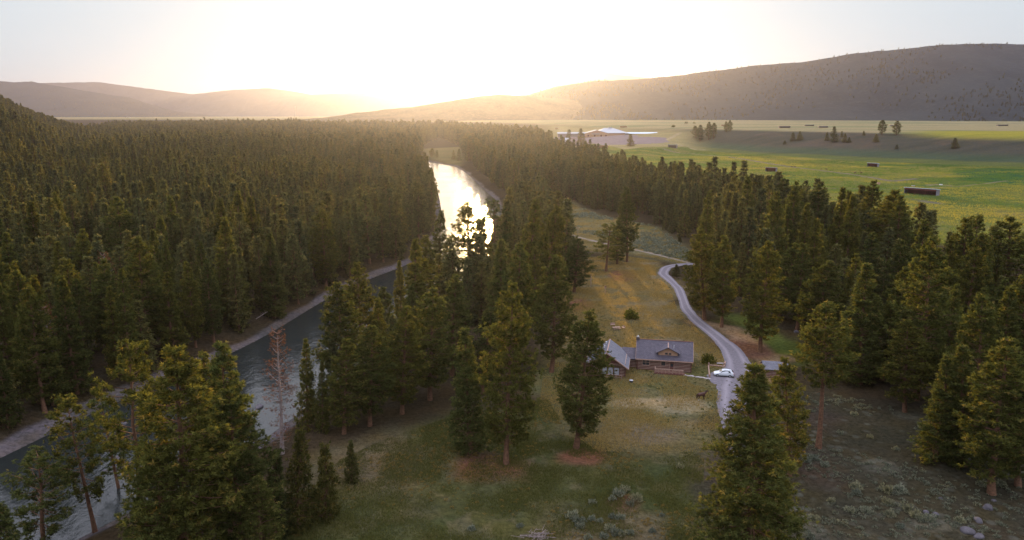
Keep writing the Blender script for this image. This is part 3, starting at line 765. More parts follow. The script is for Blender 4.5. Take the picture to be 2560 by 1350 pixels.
G_MID, G_RIV, G_FL, G_RT, G_TERR, G_LAWN = ('tall pines standing on the grass below the cabin', 'pines along the near river bank', 'pines in the lower left foreground',
    'pines on the right beyond the driveway', 'scattered pines on the terrace above the green field', 'pines at the far end of the lawn')
HAND = [
 # middle: pines on the grass below the cabin
 (1265,1160,1285,712,140,('pine',0),'tall broad pine with bare brown lower trunk on a red needle patch',G_MID),
 (1175,1135,1158,822,122,('fir',0),'cone-shaped pine just left of the tall broad pine, foliage almost to the ground',G_MID),
 (1440,1120,1470,778,150,('pine',1),'dark open pine standing alone before the left end of the log cabin',G_MID),
 (1205,985,1228,770,95,('pine',2),'pine half hidden behind the cone-shaped pine, thin trunk showing',G_MID),
 (1378,930,1392,643,118,('pine',3),'rounded pine behind the dark pine, left of the cabin roof',G_MID),
 (1435,730,1444,598,78,('pine',0),'narrow dark pine at the upper left corner of the lawn',G_LAWN),
 (1352,790,1396,515,92,('pine',1),'tall sunlit pine left of the utility pole',G_LAWN),
 (1318,770,1338,500,100,('fir',1),'tall amber pine above the near bank, left of the leaning sunlit pine',G_LAWN),
 # pines against the bright water
 (1178,720,1168,507,108,('pine',2),'tall pine standing black against the bright river, left of a pair',G_RIV),
 (1232,712,1226,509,84,('open',0),'tall pine against the bright river, right of a pair',G_RIV),
 (1100,720,1106,528,70,('fir',2),'slender pine at the left edge of the bright water',G_RIV),
 (1060,775,1064,590,74,('pine',3),'pine on the near bank left of the slender pine, above the river bend',G_RIV),
 (1003,830,998,652,48,('fir',0),'very narrow pine tip rising over the middle reach of the river',G_RIV),
 (905,930,890,662,98,('pine',0),'big open pine over the middle of the river, left end of the bank trees',G_RIV),
 (968,915,960,718,74,('pine',1),'open pine right of the big river pine, water showing through',G_RIV),
 (1060,845,1062,655,76,('open',1),'thin-crowned pine with river glinting through its branches',G_RIV),
 (770,1075,764,848,62,('fir',1),'narrow spire-shaped pine at the water edge left of the bank trees',G_RIV),
 (808,1080,805,896,44,('fir',2),'small narrow pine close right of the spire-shaped pine',G_RIV),
 (706,1135,700,832,80,('dead',0),'dying reddish pine with thin branches over the river',G_RIV),
 (860,1085,868,850,104,('pine',2),'dense pine in the dark clump right of the narrow spires',G_RIV),
 (925,1065,930,815,110,('pine',3),'tall pine in the middle of the dark bank clump',G_RIV),
 (1005,1035,1012,770,110,('pine',0),'tall pine at the right of the dark bank clump',G_RIV),
 (1075,1000,1085,720,120,('pine',1),'broad pine at the back of the bank clump behind the lawn',G_RIV),
 (1130,940,1140,690,110,('pine',2),'amber-lit pine in the centre of the bank wood',G_RIV),
 (1290,905,1300,610,110,('pine',3),'tall amber pine behind the tall broad pine',G_RIV),
 (1255,860,1258,600,90,('fir',0),'cone-shaped amber pine above the bank wood',G_RIV),
 # young firs
 (745,1320,742,1085,90,('young',0),'young fir at the river edge below the dying pine',G_RIV),
 (815,1295,812,1115,78,('young',0),'young fir in the shade, middle of three',G_RIV),
 (880,1205,880,1105,40,('young',0),'small bluish fir standing alone at the edge of the grass',G_RIV),
 (690,1345,692,1135,80,('young',0),'young fir leftmost of the shaded three',G_RIV),
 # lower left
 (470,1470,440,876,262,('pine',2),'huge olive pine filling the lower left foreground',G_FL),
 (360,1330,340,872,150,('open',0),'tall ragged pine left of the huge olive pine, tiered branches',G_FL),
 (575,1335,556,862,172,('pine',3),'tall golden pine right of the huge olive pine',G_FL),
 (520,1260,508,884,134,('pine',1),'pine tip between the huge pine and the golden pine',G_FL),
 (610,1400,574,978,190,('pine',2),'shorter pine at the right foot of the huge olive pine',G_FL),
 (395,1500,392,1120,180,('pine',0),'olive pine at the bottom edge in front of the huge pine',G_FL),
 (655,1440,640,1190,120,('pine',1),'low dark pine at the bottom edge right of the huge pine',G_FL),
 (238,1330,178,1000,118,('open',1),'leaning pine over the water, left of two bent stems',G_FL),
 (302,1245,243,1002,96,('open',0),'leaning pine over the water, right of two bent stems',G_FL),
 (102,1370,78,1148,150,('open',1),'low round-topped pine at the lower left edge',G_FL),
 (-20,1470,-5,1255,120,('pine',1),'yellow-green pine cut by the left edge of the picture',G_FL),
 # right: foreground and behind the drive
 (1880,1460,1893,908,345,('hero',0),'large bright yellow-green pine in the right foreground',G_RT),
 (1975,1190,1962,896,110,('pine',2),'darker pine close behind the bright foreground pine',G_RT),
 (2046,1120,2066,765,128,('tall',0),'pine with a long bare trunk right of the foreground pine',G_RT),
 (1762,800,1752,575,92,('pine',0),'twin-topped pine beside the driveway bend',G_RT),
 (1803,818,1812,592,84,('pine',3),'pine with a short bare stem right of the driveway bend',G_RT),
 (1900,880,1925,605,110,('pine',1),'broad pine at the right of the driveway, trunk base above the shed',G_RT),
 (1945,800,1990,610,110,('pine',2),'pine with twin stems behind the driveway pines',G_RT),
 (2150,960,2170,660,130,('fir',0),'pointed brown-green pine in the middle of the right wood',G_RT),
 (2030,880,2075,655,110,('pine',3),'dark pine left of the pointed brown-green pine',G_RT),
 (2215,700,2232,478,132,('pine',0),'big dark pine whose top overlaps the long red shed',G_RT),
 (2120,690,2125,478,84,('fir',1),'tall pine left of the big dark pine',G_RT),
 (2040,650,2046,462,76,('pine',1),'tall pine on the skyline of the right wood against the green field',G_RT),
 (1965,620,1960,448,66,('pine',2),'pine against the field in the right wood, third from the big dark pine',G_RT),
 (2290,1000,2330,600,150,('pine',2),'big green pine with a split pointed top on the right',G_RT),
 (2395,800,2418,548,92,('pine',3),'dark pine with a visible leaning trunk, left of the right edge group',G_RT),
 (2455,790,2452,548,86,('open',1),'dark open pine in the right edge group',G_RT),
 (2520,810,2530,543,140,('pine',0),'widest dark pine at the right edge against the field',G_RT),
 (2440,1110,2460,738,140,('pine',1),'rounded sunlit pine in the lower right wood',G_RT),
 (2480,1235,2518,850,190,('pine',3),'large dark pine over the boulders at the lower right',G_RT),
 (2560,1010,2556,690,120,('pine',2),'pine cut by the right edge of the picture beside the road',G_RT),
 (2412,1165,2408,862,130,('fir',0),'dark cone-shaped pine left of the rounded sunlit pine',G_RT),
 (2545,1215,2550,905,150,('pine',0),'dark pine at the right edge beyond the boulders',G_RT),
 (2262,1030,2268,800,110,('pine',3),'dark pine in the shade behind the bare slope',G_RT),
 (2340,1150,2365,890,120,('fir',2),'shaded pine left of the large dark pine over the boulders',G_RT),
 (2205,950,2235,740,100,('fir',1),'shaded pine right of the pointed brown-green pine',G_RT),
 (2300,640,2292,572,44,('pine',1),'small pine at the field edge beside the big dark pine',G_RT),
 (1080,393,1080,371,14,('mid',0),'left of two small pines on the clearing at the river head',G_LAWN),
 (1092,394,1092,376,11,('midfir',0),'right of two small pines on the clearing at the river head',G_LAWN),
 (1134,399,1134,376,13,('midfir',2),'small dark fir at the right side of the clearing at the river head',G_LAWN),
 (1147,402,1147,372,15,('midfir',1),'taller dark fir at the right side of the clearing at the river head',G_LAWN),
 (1567,655,1567,470,60,('pine',3),'tall slim pine standing alone in the sage meadow',G_LAWN),
 (1515,678,1521,563,74,('open',0),'low spreading pine at the foot of the tall slim meadow pine',G_LAWN),
 (1543,660,1545,560,60,('pine',2),'pine between the low spreading pine and the tall slim pine',G_LAWN),
 (1690,690,1690,662,22,('young',0),'small fir inside the driveway bend',G_LAWN),
 (1700,605,1698,586,12,('young',0),'tiny fir alone on the sage meadow',G_LAWN),
 # terrace and field edge
 (1740,345,1738,315,20,('mid',0),'leftmost pine of the clump on the terrace brow',G_TERR),
 (1750,353,1751,313,24,('mid',1),'second pine of the clump on the terrace brow',G_TERR),
 (1772,349,1773,306,22,('mid',2),'tallest pine of the clump on the terrace brow',G_TERR),
 (1784,346,1785,308,20,('mid',0),'rightmost pine of the clump on the terrace brow',G_TERR),
 (1816,331,1815,304,14,('mid',1),'left of two thin pines on the terrace edge',G_TERR),
 (1825,329,1825,301,15,('mid',2),'right of two thin pines on the terrace edge',G_TERR),
 (1577,366,1576,335,20,('midfir',0),'single dark pine at the corner of the gravel yard',G_TERR),
 (1982,353,1982,331,16,('midfir',1),'left of two small pines on the left part of the slope',G_TERR),
 (1999,351,2000,329,16,('midfir',2),'right of two small pines on the left part of the slope',G_TERR),
 (1962,361,1962,351,9,('midfir',2),'tiny pine low on the left part of the slope',G_TERR),
 (2067,352,2068,331,14,('midfir',1),'pine left of the taller slope pine',G_TERR),
 (2086,356,2086,317,21,('midfir',0),'taller pine in the row of pines on the slope',G_TERR),
 (2105,343,2105,328,9,('midfir',0),'small pine high on the slope right of the taller one',G_TERR),
 (2112,356,2113,334,15,('midfir',1),'fourth pine of the slope row',G_TERR),
 (2123,357,2123,343,11,('midfir',2),'last small pine of the slope row',G_TERR),
 (2160,339,2160,327,9,('midfir',0),'small pine alone near the top of the slope',G_TERR),
 (2205,336,2207,301,25,('mid',0),'left of two big pines on the skyline of the terrace',G_TERR),
 (2241,338,2244,303,24,('mid',2),'right of two big pines on the skyline of the terrace',G_TERR),
 (2190,356,2191,335,14,('midfir',2),'pine below the left big terrace pine',G_TERR),
 (2242,372,2242,361,11,('midfir',1),'small bushy pine low on the slope',G_TERR),
 (2388,371,2388,345,20,('midfir',0),'dark pine alone on the right part of the slope',G_TERR),
]
for a in HAND: hand(*a)

# --- forest stands: jittered grids over world-space outlines
F_LEFT = px_poly([(-900,1420),(-200,1205),(0,1120),(130,1054),(250,994),(330,965),(480,902),(590,860),(700,799),(850,711),(940,673),(1020,645),(1066,606),(1084,560),(1084,500),(1072,455),(1046,418),(1030,404),(1056,386),(1056,366),(1100,345),(1100,323),(900,318),(600,314),(300,314),(120,318),(-500,330)])
F_MID = px_poly([(1100,345),(1100,324),(1250,334),(1350,348),(1395,384),(1500,415),(1600,452),(1690,486),(1820,522),(1960,562),(2100,602),(2190,632),(2290,650),(2230,660),(2050,640),(1900,650),(1760,600),(1690,600),(1620,545),(1500,528),(1400,490),(1330,498),(1284,497),(1232,455),(1180,412),(1162,392),(1150,364)])
F_RIGHT = px_poly([(1770,610),(1900,600),(2230,640),(2300,655),(2400,740),(2600,780),(2900,900),(2900,1100),(2650,1160),(2420,1100),(2250,1010),(2130,930),(1990,850),(1880,800),(1800,740),(1750,680)])
F_BANK = px_poly([(1290,512),(1365,525),(1400,600),(1425,690),(1390,800),(1340,880),(1260,930),(1110,1030),(940,1100),(840,1122),(730,1130),(790,1050),(885,965),(970,890),(1070,812),(1150,745),(1215,690),(1258,640),(1282,560)])
ROADS_KEEP = [(round_line(np.array(gpts([(2180,757),(2240,768),(2330,774),(2440,781),(2540,790),(2640,805)])), 60), 7)]
def stand(poly, step, lo, hi, keep=None, dens=1.0):
    b0, b1 = poly.min(0), poly.max(0)
    gx, gy = np.meshgrid(np.arange(b0[0], b1[0], step), np.arange(b0[1], b1[1], step * .87))
    gx = gx + (np.arange(gx.shape[0])[:, None] % 2) * step * .5
    x = gx.ravel() + rng.uniform(-.42, .42, gx.size) * step; y = gy.ravel() + rng.uniform(-.42, .42, gx.size) * step
    m = (y > 60) & (np.abs(x) < .86 * y + 40); x, y = x[m], y[m]
    r = np.hypot(x, y); m = (r >= lo) & (r < hi); x, y = x[m], y[m]
    pr_ = dens * np.clip(-.15 + 2.3 * fbm(x / 45, y / 45, 3), .2, 1)
    if lo < 1200:      # trees crowd the river's edge
        q = (np.abs(x) < 500) & (y < 1100); pr_[q] = np.where(seg_dist(x[q], y[q], LB) < 28, 1, pr_[q])
    m = inside(x, y, poly) & (rng.random(len(x)) < pr_); x, y = x[m], y[m]
    if len(x):
        m = np.ones(len(x), bool)
        for px, py, pr in PLACED: m &= np.hypot(x - px, y - py) > 2.2 + pr * .75
        if lo < 1200:
            q = (np.abs(x) < 900) & (y < 1150)
            m[q] &= sdist(x[q], y[q], RIVER_POLY) > 4.6
        for l, wd in ROADS_KEEP: m &= seg_dist(x, y, l) > wd
        x, y = x[m], y[m]
    return np.c_[x, y]
def forest(poly, zone, hmin, hmax, steps, dens=1.0):
    for lo, hi, step in steps:
        p = stand(poly, step, lo, hi, dens=dens)
        if not len(p): continue
        z = height(p[:, 0], p[:, 1])
        h = rng.uniform(hmin, hmax, len(p)) * rng.choice([1, .9, 1, .62, 1.16, .78], len(p)) * (.72 + .55 * fbm(p[:, 0] / 70 + 5, p[:, 1] / 70, 3))
        for (x, y), zz, hh in zip(p, z, h):
            TREES.append((hh / max(depth((x, y, zz + hh / 2)), 1), x, y, zz, hh, hh * rng.uniform(.135, .195), zone))
forest(F_LEFT, 'left', 19, 28, [(90, 480, 7.8), (480, 900, 9.0), (900, 1500, 10.5), (1500, 3400, 13.5)])
forest(F_MID, 'mid', 19, 27, [(90, 700, 6.8), (700, 2400, 8.6)])
forest(F_RIGHT, 'right', 20, 29, [(90, 900, 8.6)], .9)
forest(F_BANK, 'bank', 19, 27, [(90, 900, 6.8)])
# the near left hill
HP = np.array([HILL_A + _hn * -25, HILL_B + _hn * -25, HILL_B + (HILL_B - HILL_A) * .9 + _hn * -25, HILL_B + (HILL_B - HILL_A) * .9 + _hn * 900, HILL_A + _hn * 900])
forest(HP, 'hill', 17, 25, [(600, 1400, 9.0), (1400, 3300, 11.0)])
TREES.sort(key=lambda t: -t[0])
ZONE = {'left': ('dark pine packed in the dense forest on the far left bank of the river', 'pines at the front of the left bank forest'),
        'mid': ('pine in the belt of trees between the river head and the green field', 'pines in the belt beside the green field'),
        'right': ('shaded pine in the loose wood on the right, among the larger labelled pines', 'pines in the loose wood on the right'),
        'bank': ('amber-brown pine packed in the wood between the river and the lawn', 'pines in the wood between river and lawn'),
        'hill': ('pine on the steep forested hill at the left edge', 'pines on the left hill')}
N_SINGLE = 300 - N_TREES[0]
KINDS_NEAR = [('pine', 0), ('fir', 0), ('pine', 1), ('fir', 1), ('pine', 2), ('fir', 2), ('pine', 3)]
KINDS_MID = [('mid', 0), ('midfir', 0), ('midfir', 1), ('midfir', 1), ('midfir', 2), ('mid', 2)]
for i, (s, x, y, z, h, r, zone) in enumerate(TREES[:N_SINGLE]):
    k = KINDS_NEAR[rng.integers(7)] if zone != 'left' else (KINDS_NEAR[1 + 2 * rng.integers(3)] if rng.random() < .8 else KINDS_NEAR[2 * rng.integers(4)])
    if zone == 'left' and i > 90 and rng.random() < .05:
        tree(('dead', 0), (x, y, z), h, r * .9, 'dying reddish thin pine standing among the green pines of the %s wood' % ('left bank' if zone == 'left' else 'right'), 'dying pines among the green ones'); continue
    tree(k, (x, y, z), h, r, *ZONE[zone])
# two thin distant pines by the yard: also the pattern the far woods repeat
hand(1289, 345, 1290, 311, 20, ('far', 0), 'pale backlit pine on the skyline left of the arena barn', 'trees around the ranch yard')
hand(1420, 352, 1423, 325, 16, ('far', 1), 'small pine in front of the left stable wing', 'trees around the ranch yard')
hand(1452, 360, 1452, 322, 26, ('midfir', 1), 'taller pine overlapping the left stable wing', 'trees around the ranch yard')

def forest_object():
    rest = [t[1:6] for t in TREES[N_SINGLE:]]
    rows = []
    for x, y, z, h, r in rest:
        d = math.hypot(x, y)
        v = int(rng.integers(6)) if d < 1100 else 6 + int(rng.integers(2))
        rows.append((x, y, z - .3, r, h, v))
    for hv, cnt, lo in ((hill_right, 6000, .03), (hill_left, 1500, .03)):
        mm, nn, _ = hv.shape
        for _ in range(cnt):
            a = rng.uniform(lo, .80) * (mm - 1); b = rng.random() * (nn - 1.01); i, j = int(a), int(b)
            p = hv[i, j] + (hv[min(i + 1, mm - 1), j] - hv[i, j]) * (a - i) + (hv[i, j + 1] - hv[i, j]) * (b - j)
            if abs(p[0]) > .8 * p[1] or fbm(p[0] / 420, p[1] / 420, 3) < rng.uniform(.30, .46): continue
            rows.append((p[0], p[1], p[2] - 1, rng.uniform(3, 4.6), rng.uniform(8, 14), 6 + int(rng.integers(2))))
    a = np.array(rows)
    me = bpy.data.meshes.new('pine_forest')
    me.vertices.add(len(a)); me.vertices.foreach_set('co', np.ascontiguousarray(a[:, :3], dtype=np.float32).ravel())
    P_ = [PROTO[k] for k in KINDS_MID] + [PROTO['far', 0], PROTO['far', 1]]
    HR = np.array([(p['rad'], p['H']) for p in P_])[a[:, 5].astype(int)]
    sc = np.c_[a[:, 3] / HR[:, 0], a[:, 3] / HR[:, 0], a[:, 4] / HR[:, 1]]
    rot = np.c_[rng.normal(0, .02, len(a)), rng.normal(0, .02, len(a)), rng.uniform(0, 6.28, len(a))]
    for nm, typ, dat, key in (('tree_scale', 'FLOAT_VECTOR', sc, 'vector'), ('tree_rot', 'FLOAT_VECTOR', rot, 'vector'), ('tree_kind', 'INT', a[:, 5].astype(np.int32), 'value')):
        at = me.attributes.new(nm, typ, 'POINT'); at.data.foreach_set(key, np.ascontiguousarray(dat).ravel())
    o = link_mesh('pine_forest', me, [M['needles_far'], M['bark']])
    tag(o, kind='stuff', label='mass of pines covering the valley and hills behind the nearer trees')
    g = bpy.data.node_groups.new('pine_forest', 'GeometryNodeTree')
    g.interface.new_socket('Geometry', in_out='INPUT', socket_type='NodeSocketGeometry')
    g.interface.new_socket('Geometry', in_out='OUTPUT', socket_type='NodeSocketGeometry')
    N = g.nodes.new; L = g.links.new
    gi, go = N('NodeGroupInput'), N('NodeGroupOutput'); jo = N('GeometryNodeJoinGeometry'); L(jo.outputs[0], go.inputs[0])
    def attr(nm, t):
        q = N('GeometryNodeInputNamedAttribute'); q.data_type = t; q.inputs['Name'].default_value = nm
        return [s for s in q.outputs if s.enabled and s.name == 'Attribute'][0]
    A_s, A_r, A_k = attr('tree_scale', 'FLOAT_VECTOR'), attr('tree_rot', 'FLOAT_VECTOR'), attr('tree_kind', 'INT')
    er = N('FunctionNodeEulerToRotation'); L(A_r, er.inputs[0])
    for v, p in enumerate(P_):
        users = [ob for ob in bpy.data.objects if ob.data in (p['crown'], p['trunk'])]
        crown = next(ob for ob in users if ob.data == p['crown']); trunk = next(ob for ob in users if ob.data == p['trunk'])
        jj = N('GeometryNodeJoinGeometry')
        for ob in (crown, trunk):
            oi = N('GeometryNodeObjectInfo'); oi.transform_space = 'ORIGINAL'; oi.inputs['Object'].default_value = ob
            L(oi.outputs['Geometry'], jj.inputs[0])
        cmp_ = N('FunctionNodeCompare'); cmp_.data_type = 'INT'; cmp_.operation = 'EQUAL'
        ia = [s for s in cmp_.inputs if s.enabled]; L(A_k, ia[0]); ia[1].default_value = v
        ip = N('GeometryNodeInstanceOnPoints'); L(gi.outputs[0], ip.inputs['Points']); L(cmp_.outputs[0], ip.inputs['Selection'])
        L(jj.outputs[0], ip.inputs['Instance']); L(er.outputs[0], ip.inputs['Rotation']); L(A_s, ip.inputs['Scale'])
        L(ip.outputs[0], jo.inputs[0])
    md = o.modifiers.new('trees', 'NODES'); md.node_group = g
    print('forest points', len(a))
forest_object()

# ------------------------------------------------------------------ shrubs, sagebrush, rocks
def tuft_shrub(name, seed, n, r, h, L, W, mat, up=.9, blades=6, stems=True):
    g = np.random.default_rng(seed)
    u = g.normal(0, 1, (n, 3)); u /= np.linalg.norm(u, axis=1)[:, None]; u[:, 2] = np.abs(u[:, 2])
    rr = g.uniform(.35, 1, (n, 1)) ** .6 * (1 + .25 * np.sin(3 * np.arctan2(u[:, 1], u[:, 0]) + seed))[:, None]
    P = u * rr * np.array([r, r, h]); D = u * .7 + np.array([0, 0, up])
    v, f, t = needles(P, D, blades, L, W, .4, g)
    if stems:
        mb = MB()
        for i in range(0, n, 4): mb.tube((0, 0, -.1), tuple(P[i] * .9), .03, .012, 3, False)
        b = len(v); v = np.r_[v, np.array(mb.v)]; f = np.r_[f, np.array(mb.f) + b]; t = np.r_[t, np.zeros(len(mb.v))]
    me = np_mesh(name, v, f, False, {'tuft': ('FLOAT', t)}); me.materials.append(M[mat]); return me
SAGE = [tuft_shrub('sagebrush', 200 + i, 90, .75, .7, .34, .07, 'sage') for i in range(3)]
BUSH = [tuft_shrub('shrub', 210 + i, 260, 1.5, 2.3, .5, .12, 'shrub', .8) for i in range(2)]
def put(name, me, p, s, label, cat, group=None, sz=None):
    o = bpy.data.objects.new(name, me); COL.objects.link(o); o.location = (p[0], p[1], p[2]); o.scale = (s, s, sz or s)
    o.rotation_euler = (0, 0, rng.random() * 6.28); return tag(o, label, cat, group)
G_SAGE = 'sagebrush clumps in the foreground'
sage_px = [(1545,1240,1.3),(1562,1228,1.1),(1592,1250,1.3),(1575,1262,.9),(1530,1250,.8),(1480,1258,.8),(1700,1170,.9),(1432,1295,1.3),(1448,1308,1.2),(1450,1320,.9),(1480,1300,.8),(1500,1305,.7),
 (1530,1295,.8),(1552,1297,.9),(1525,1325,1.1),(1540,1335,1.1),(1555,1338,.9),(1575,1335,.8),(1510,1345,.9),(1470,1346,.8),(1630,1330,.7),(2045,1110,.9),(2015,1155,1.1),(2035,1150,1.2),(2060,1165,1.0),
 (2140,1222,1.3),(2142,1236,1.0),(2215,1228,1.3),(2250,1230,1.4),(2215,1255,.9),(2226,1262,.9),(2125,1280,1.0),(2165,1280,1.1),(2265,1275,1.3),(2290,1292,1.2),(2305,1300,1.2),(2325,1302,1.2),(2225,1290,1.1),(2240,1125,.8),
 (2300,1075,1.0),(2175,1095,.8),(2135,1038,.9),(2100,1085,.8),(2310,1022,.9),(2035,1300,1.0),(2020,1345,1.1),(2400,1305,1.0),(2250,1318,.8),(2080,1255,.8),(2455,1215,1.1),(2500,1215,1.2),(1655,1290,.6),(1180,1325,.8),(1300,1318,.7)]
SPOT = {0: 'pale sagebrush clump on the green slope below the cabin, left half', 1: 'pale sagebrush clump on the brown slope right of the foreground pine'}
for k, (a, b, s) in enumerate(sage_px):
    put('sagebrush', SAGE[k % 3], ground(a, b), s, SPOT[int(a > 1900)], 'bush', G_SAGE)
# sage meadow: far too many small grey bushes to count, one object
def scrub(name, poly, n, sizes, label, dens=.46, mat='sage'):
    b0, b1 = poly.min(0), poly.max(0); V = []; Fs = []; T = []; off = 0
    g = np.random.default_rng(5)
    pts = []
    while len(pts) < n:
        x = g.uniform(b0[0], b1[0], 400); y = g.uniform(b0[1], b1[1], 400)
        m = inside(x, y, poly) & (fbm(x / 22, y / 22, 3) > dens * g.uniform(.8, 1.1, 400)); pts += list(zip(x[m], y[m]))
    pts = np.array(pts[:n]); z = height(pts[:, 0], pts[:, 1])
    for (x, y), zz in zip(pts, z):
        s = g.uniform(*sizes); k = 22
        u = g.normal(0, 1, (k, 3)); u[:, 2] = np.abs(u[:, 2]); u /= np.linalg.norm(u, axis=1)[:, None]
        P = u * np.array([s, s, s * .7]) * g.uniform(.5, 1, (k, 1)) + np.array([x, y, zz])
        v, f, t = needles(P, u + np.array([0, 0, .6]), 3, .55 * s, .22 * s, .4, g)
        V.append(v); Fs.append(f + off); T.append(t); off += len(v)
    me = np_mesh(name, np.concatenate(V), np.concatenate(Fs), False, {'tuft': ('FLOAT', np.concatenate(T))})
    tag(link_mesh(name, me, M[mat]), kind='stuff', label=label)
scrub('sage_scrub', px_poly([(1365,505),(1420,505),(1500,540),(1640,565),(1735,640),(1720,655),(1620,632),(1500,600),(1400,560)]), 900, (.5, 1.2), 'low grey sage scrub covering the meadow')
scrub('undergrowth', px_poly([(1890,960),(2150,1000),(2400,1050),(2560,1100),(2700,1345),(2020,1345),(1960,1200)]), 650, (.2, .55), 'low scattered undergrowth on the shaded slope', .42)
put('shrub', BUSH[0], ground(1578, 797), 1.35, 'green bush standing alone on the lawn behind the cabin', 'bush', sz=1.2)
put('juniper_bush', BUSH[1], ground(1769, 908), 1.05, 'round dark trimmed bush beside the parked car', 'bush', sz=.95)
put('shrub', BUSH[0], ground(1480, 672), .6, 'low bush beside the pines at the far end of the lawn', 'bush')
for a, b, s, l in ((1683,318,2.6,'pale bushes on the far plain, left of a small clump'),(1715,309,3.2,'wide clump of bushes far out on the plain'),(1735,309,2.6,'right bush of the far clump on the plain'),(510,296,5,'dark clump of trees far out on the left plain')):
    p = ground(a, b); put('distant_bush', BUSH[0], p, s, l, 'bush', sz=s * .8)

def rock_mesh(seed):
    g = np.random.default_rng(seed); bm = bmesh.new(); bmesh.ops.create_icosphere(bm, subdivisions=3, radius=1)
    k = [g.normal(0, 1, 3) for _ in range(7)]; k = [q / np.linalg.norm(q) for q in k]; c = [g.uniform(.55, .9) for _ in k]
    for v in bm.verts:
        p = np.array(v.co)
        for q, d in zip(k, c):
            e = p @ q
            if e > d: p = p - q * (e - d) * .8
        p = p * (1 + .06 * math.sin(5 * p[0] + seed) * math.cos(4 * p[1]))
        v.co = p * np.array([1, .75, .6])
    me = bpy.data.meshes.new('boulder'); bm.to_mesh(me); bm.free()
    for p in me.polygons: p.use_smooth = True
    me.materials.append(M['rock']); return me
ROCKS = [rock_mesh(i) for i in range(4)]
rocks = [(648,1018,1.6,-3,'flat boulder breaking the water of the near reach'),(626,1078,1.7,-2.9,'boulder at the water edge below the dying pine'),(612,1068,1.1,-2.9,'smaller boulder beside the one at the water edge'),
 (645,1108,1.8,-2.6,'pale boulder on the near bank under the dying pine'),(290,1150,1.7,-3,'long pale boulder in the river between the leaning pines'),(300,1168,1.6,-3,'second long boulder in the river right under the first'),
 (262,1180,1.0,-3,'small dark boulder in the river left of the two long ones'),(315,1190,.7,-3,'flat stone in the river below the two long boulders'),(310,1060,1.3,-3,'boulder in the river beside the ragged pine'),
 (2468,1270,1.5,None,'purple-grey boulder under the large dark pine'),(2445,1302,1.2,None,'boulder half way down the right corner rock pile'),(2420,1330,1.6,None,'large boulder in the rock pile at the lower right corner'),
 (2447,1342,1.2,None,'boulder at the bottom of the rock pile'),(2338,1288,1.1,None,'smooth pale rock among sagebrush'),(2315,1282,.9,None,'dark rock among sagebrush'),(2485,1252,.6,None,'small pale stone above the purple-grey boulder'),
 (2350,1246,.5,None,'small round stone on the shaded slope'),(1990,830,1.3,None,'pale rock at the foot of the pines above the shed')]
for k, (a, b, s, z, l) in enumerate(rocks):
    p = ground(a, b) if z is None else Vector((*flat(a, b, z), z))
    put('boulder', ROCKS[k % 4], p, s * .72, l, 'rock', 'boulders along the river and slope')

# low grass: blades on the lawn and slopes, one object
def grass(name, poly, n, hgt, wid, label, mat, patch=0, thin=(.25, .6)):
    g = np.random.default_rng(9); b0, b1 = poly.min(0), poly.max(0); X = []; 
    while sum(map(len, X)) < n:
        x = g.uniform(b0[0], b1[0], 40000); y = g.uniform(b0[1], b1[1], 40000)
        m = inside(x, y, poly) & (fbm(x / 5, y / 5, 3) > g.uniform(*thin, len(x))); X.append(np.c_[x[m], y[m]])
    p = np.concatenate(X)[:n]
    for q, w in DRIVE_KEEP:
        p = p[seg_dist(p[:, 0], p[:, 1], q) > w]
    if poly is Z_FIELD:
        for q, w, _ in FIELD_TRACKS: p = p[seg_dist(p[:, 0], p[:, 1], q) > w * 1.3]
    n = len(p); z = height(p[:, 0], p[:, 1]); a = g.uniform(0, 6.28, n); h = hgt * g.uniform(.5, 1.3, n)
    c = np.c_[p, z - .02]; s = np.c_[np.cos(a), np.sin(a), np.zeros(n)] * wid; t = np.c_[g.normal(0, .35, n) * h, g.normal(0, .35, n) * h, h]
    v = np.stack([c - s, c + s, c + t], 1).reshape(-1, 3)
    me = np_mesh(name, v, np.arange(len(v)).reshape(-1, 3), False, {'tuft': ('FLOAT', np.repeat(g.random(n) if not patch else np.clip((fbm(p[:, 0] / patch, p[:, 1] / patch * 2.2, 4) - .47) * 2.6 + .45 + g.normal(0, .12, n), 0, .9), 3))})
    tag(link_mesh(name, me, mat), kind='stuff', label=label)
DRIVE_KEEP = [(round_line(np.array(gpts([(1850,1180),(1838,1090),(1836,1010),(1846,955),(1848,915),(1828,873),(1785,835),(1743,803),(1715,772),(1706,745),(1697,722),(1677,702),(1656,684),(1666,668),(1700,661),(1760,659)])), 80, 4), 3.0),
              (np.array(gpts([(1772,951),(1862,938)])), 5.0)]
M['grass_dry'] = foliage_mat('dry_grass', (.145, .125, .060), (.28, .225, .11), (.30, .22, .11), .5)
M['grass_green'] = foliage_mat('green_grass', (.060, .075, .024), (.115, .120, .038), (.16, .13, .05), .4)
grass('lawn_grass', Z_LAWN, 170000, .28, .05, 'short dry grass of the lawn around the cabin', M['grass_dry'])
grass('meadow_grass', Z_FRONT, 150000, .30, .045, 'short green grass on the slope below the cabin', M['grass_green'])

M['grass_field'] = foliage_mat('pasture_grass', (.050, .104, .028), (.195, .195, .055), (.22, .19, .06), .5)
M['grass_plain'] = foliage_mat('plain_grass', (.15, .14, .085), (.33, .28, .17), (.3, .25, .15), .4)
grass('pasture_grass', Z_FIELD, 230000, .5, .24, 'green grass of the field beyond the pines', M['grass_field'], 70)
grass('meadow_stubble', Z_MEADOW, 60000, .3, .09, 'short dry grass between the sage on the meadow', M['grass_dry'], 20)

scrub('grass_clumps', Z_FRONT, 1300, (.12, .34), 'small tufts of dry grass and weeds on the slope below the cabin', .40, 'grass_dry')
scrub('lawn_weeds', Z_LAWN, 700, (.12, .30), 'small weeds and tufts in the lawn', .44, 'grass_green')
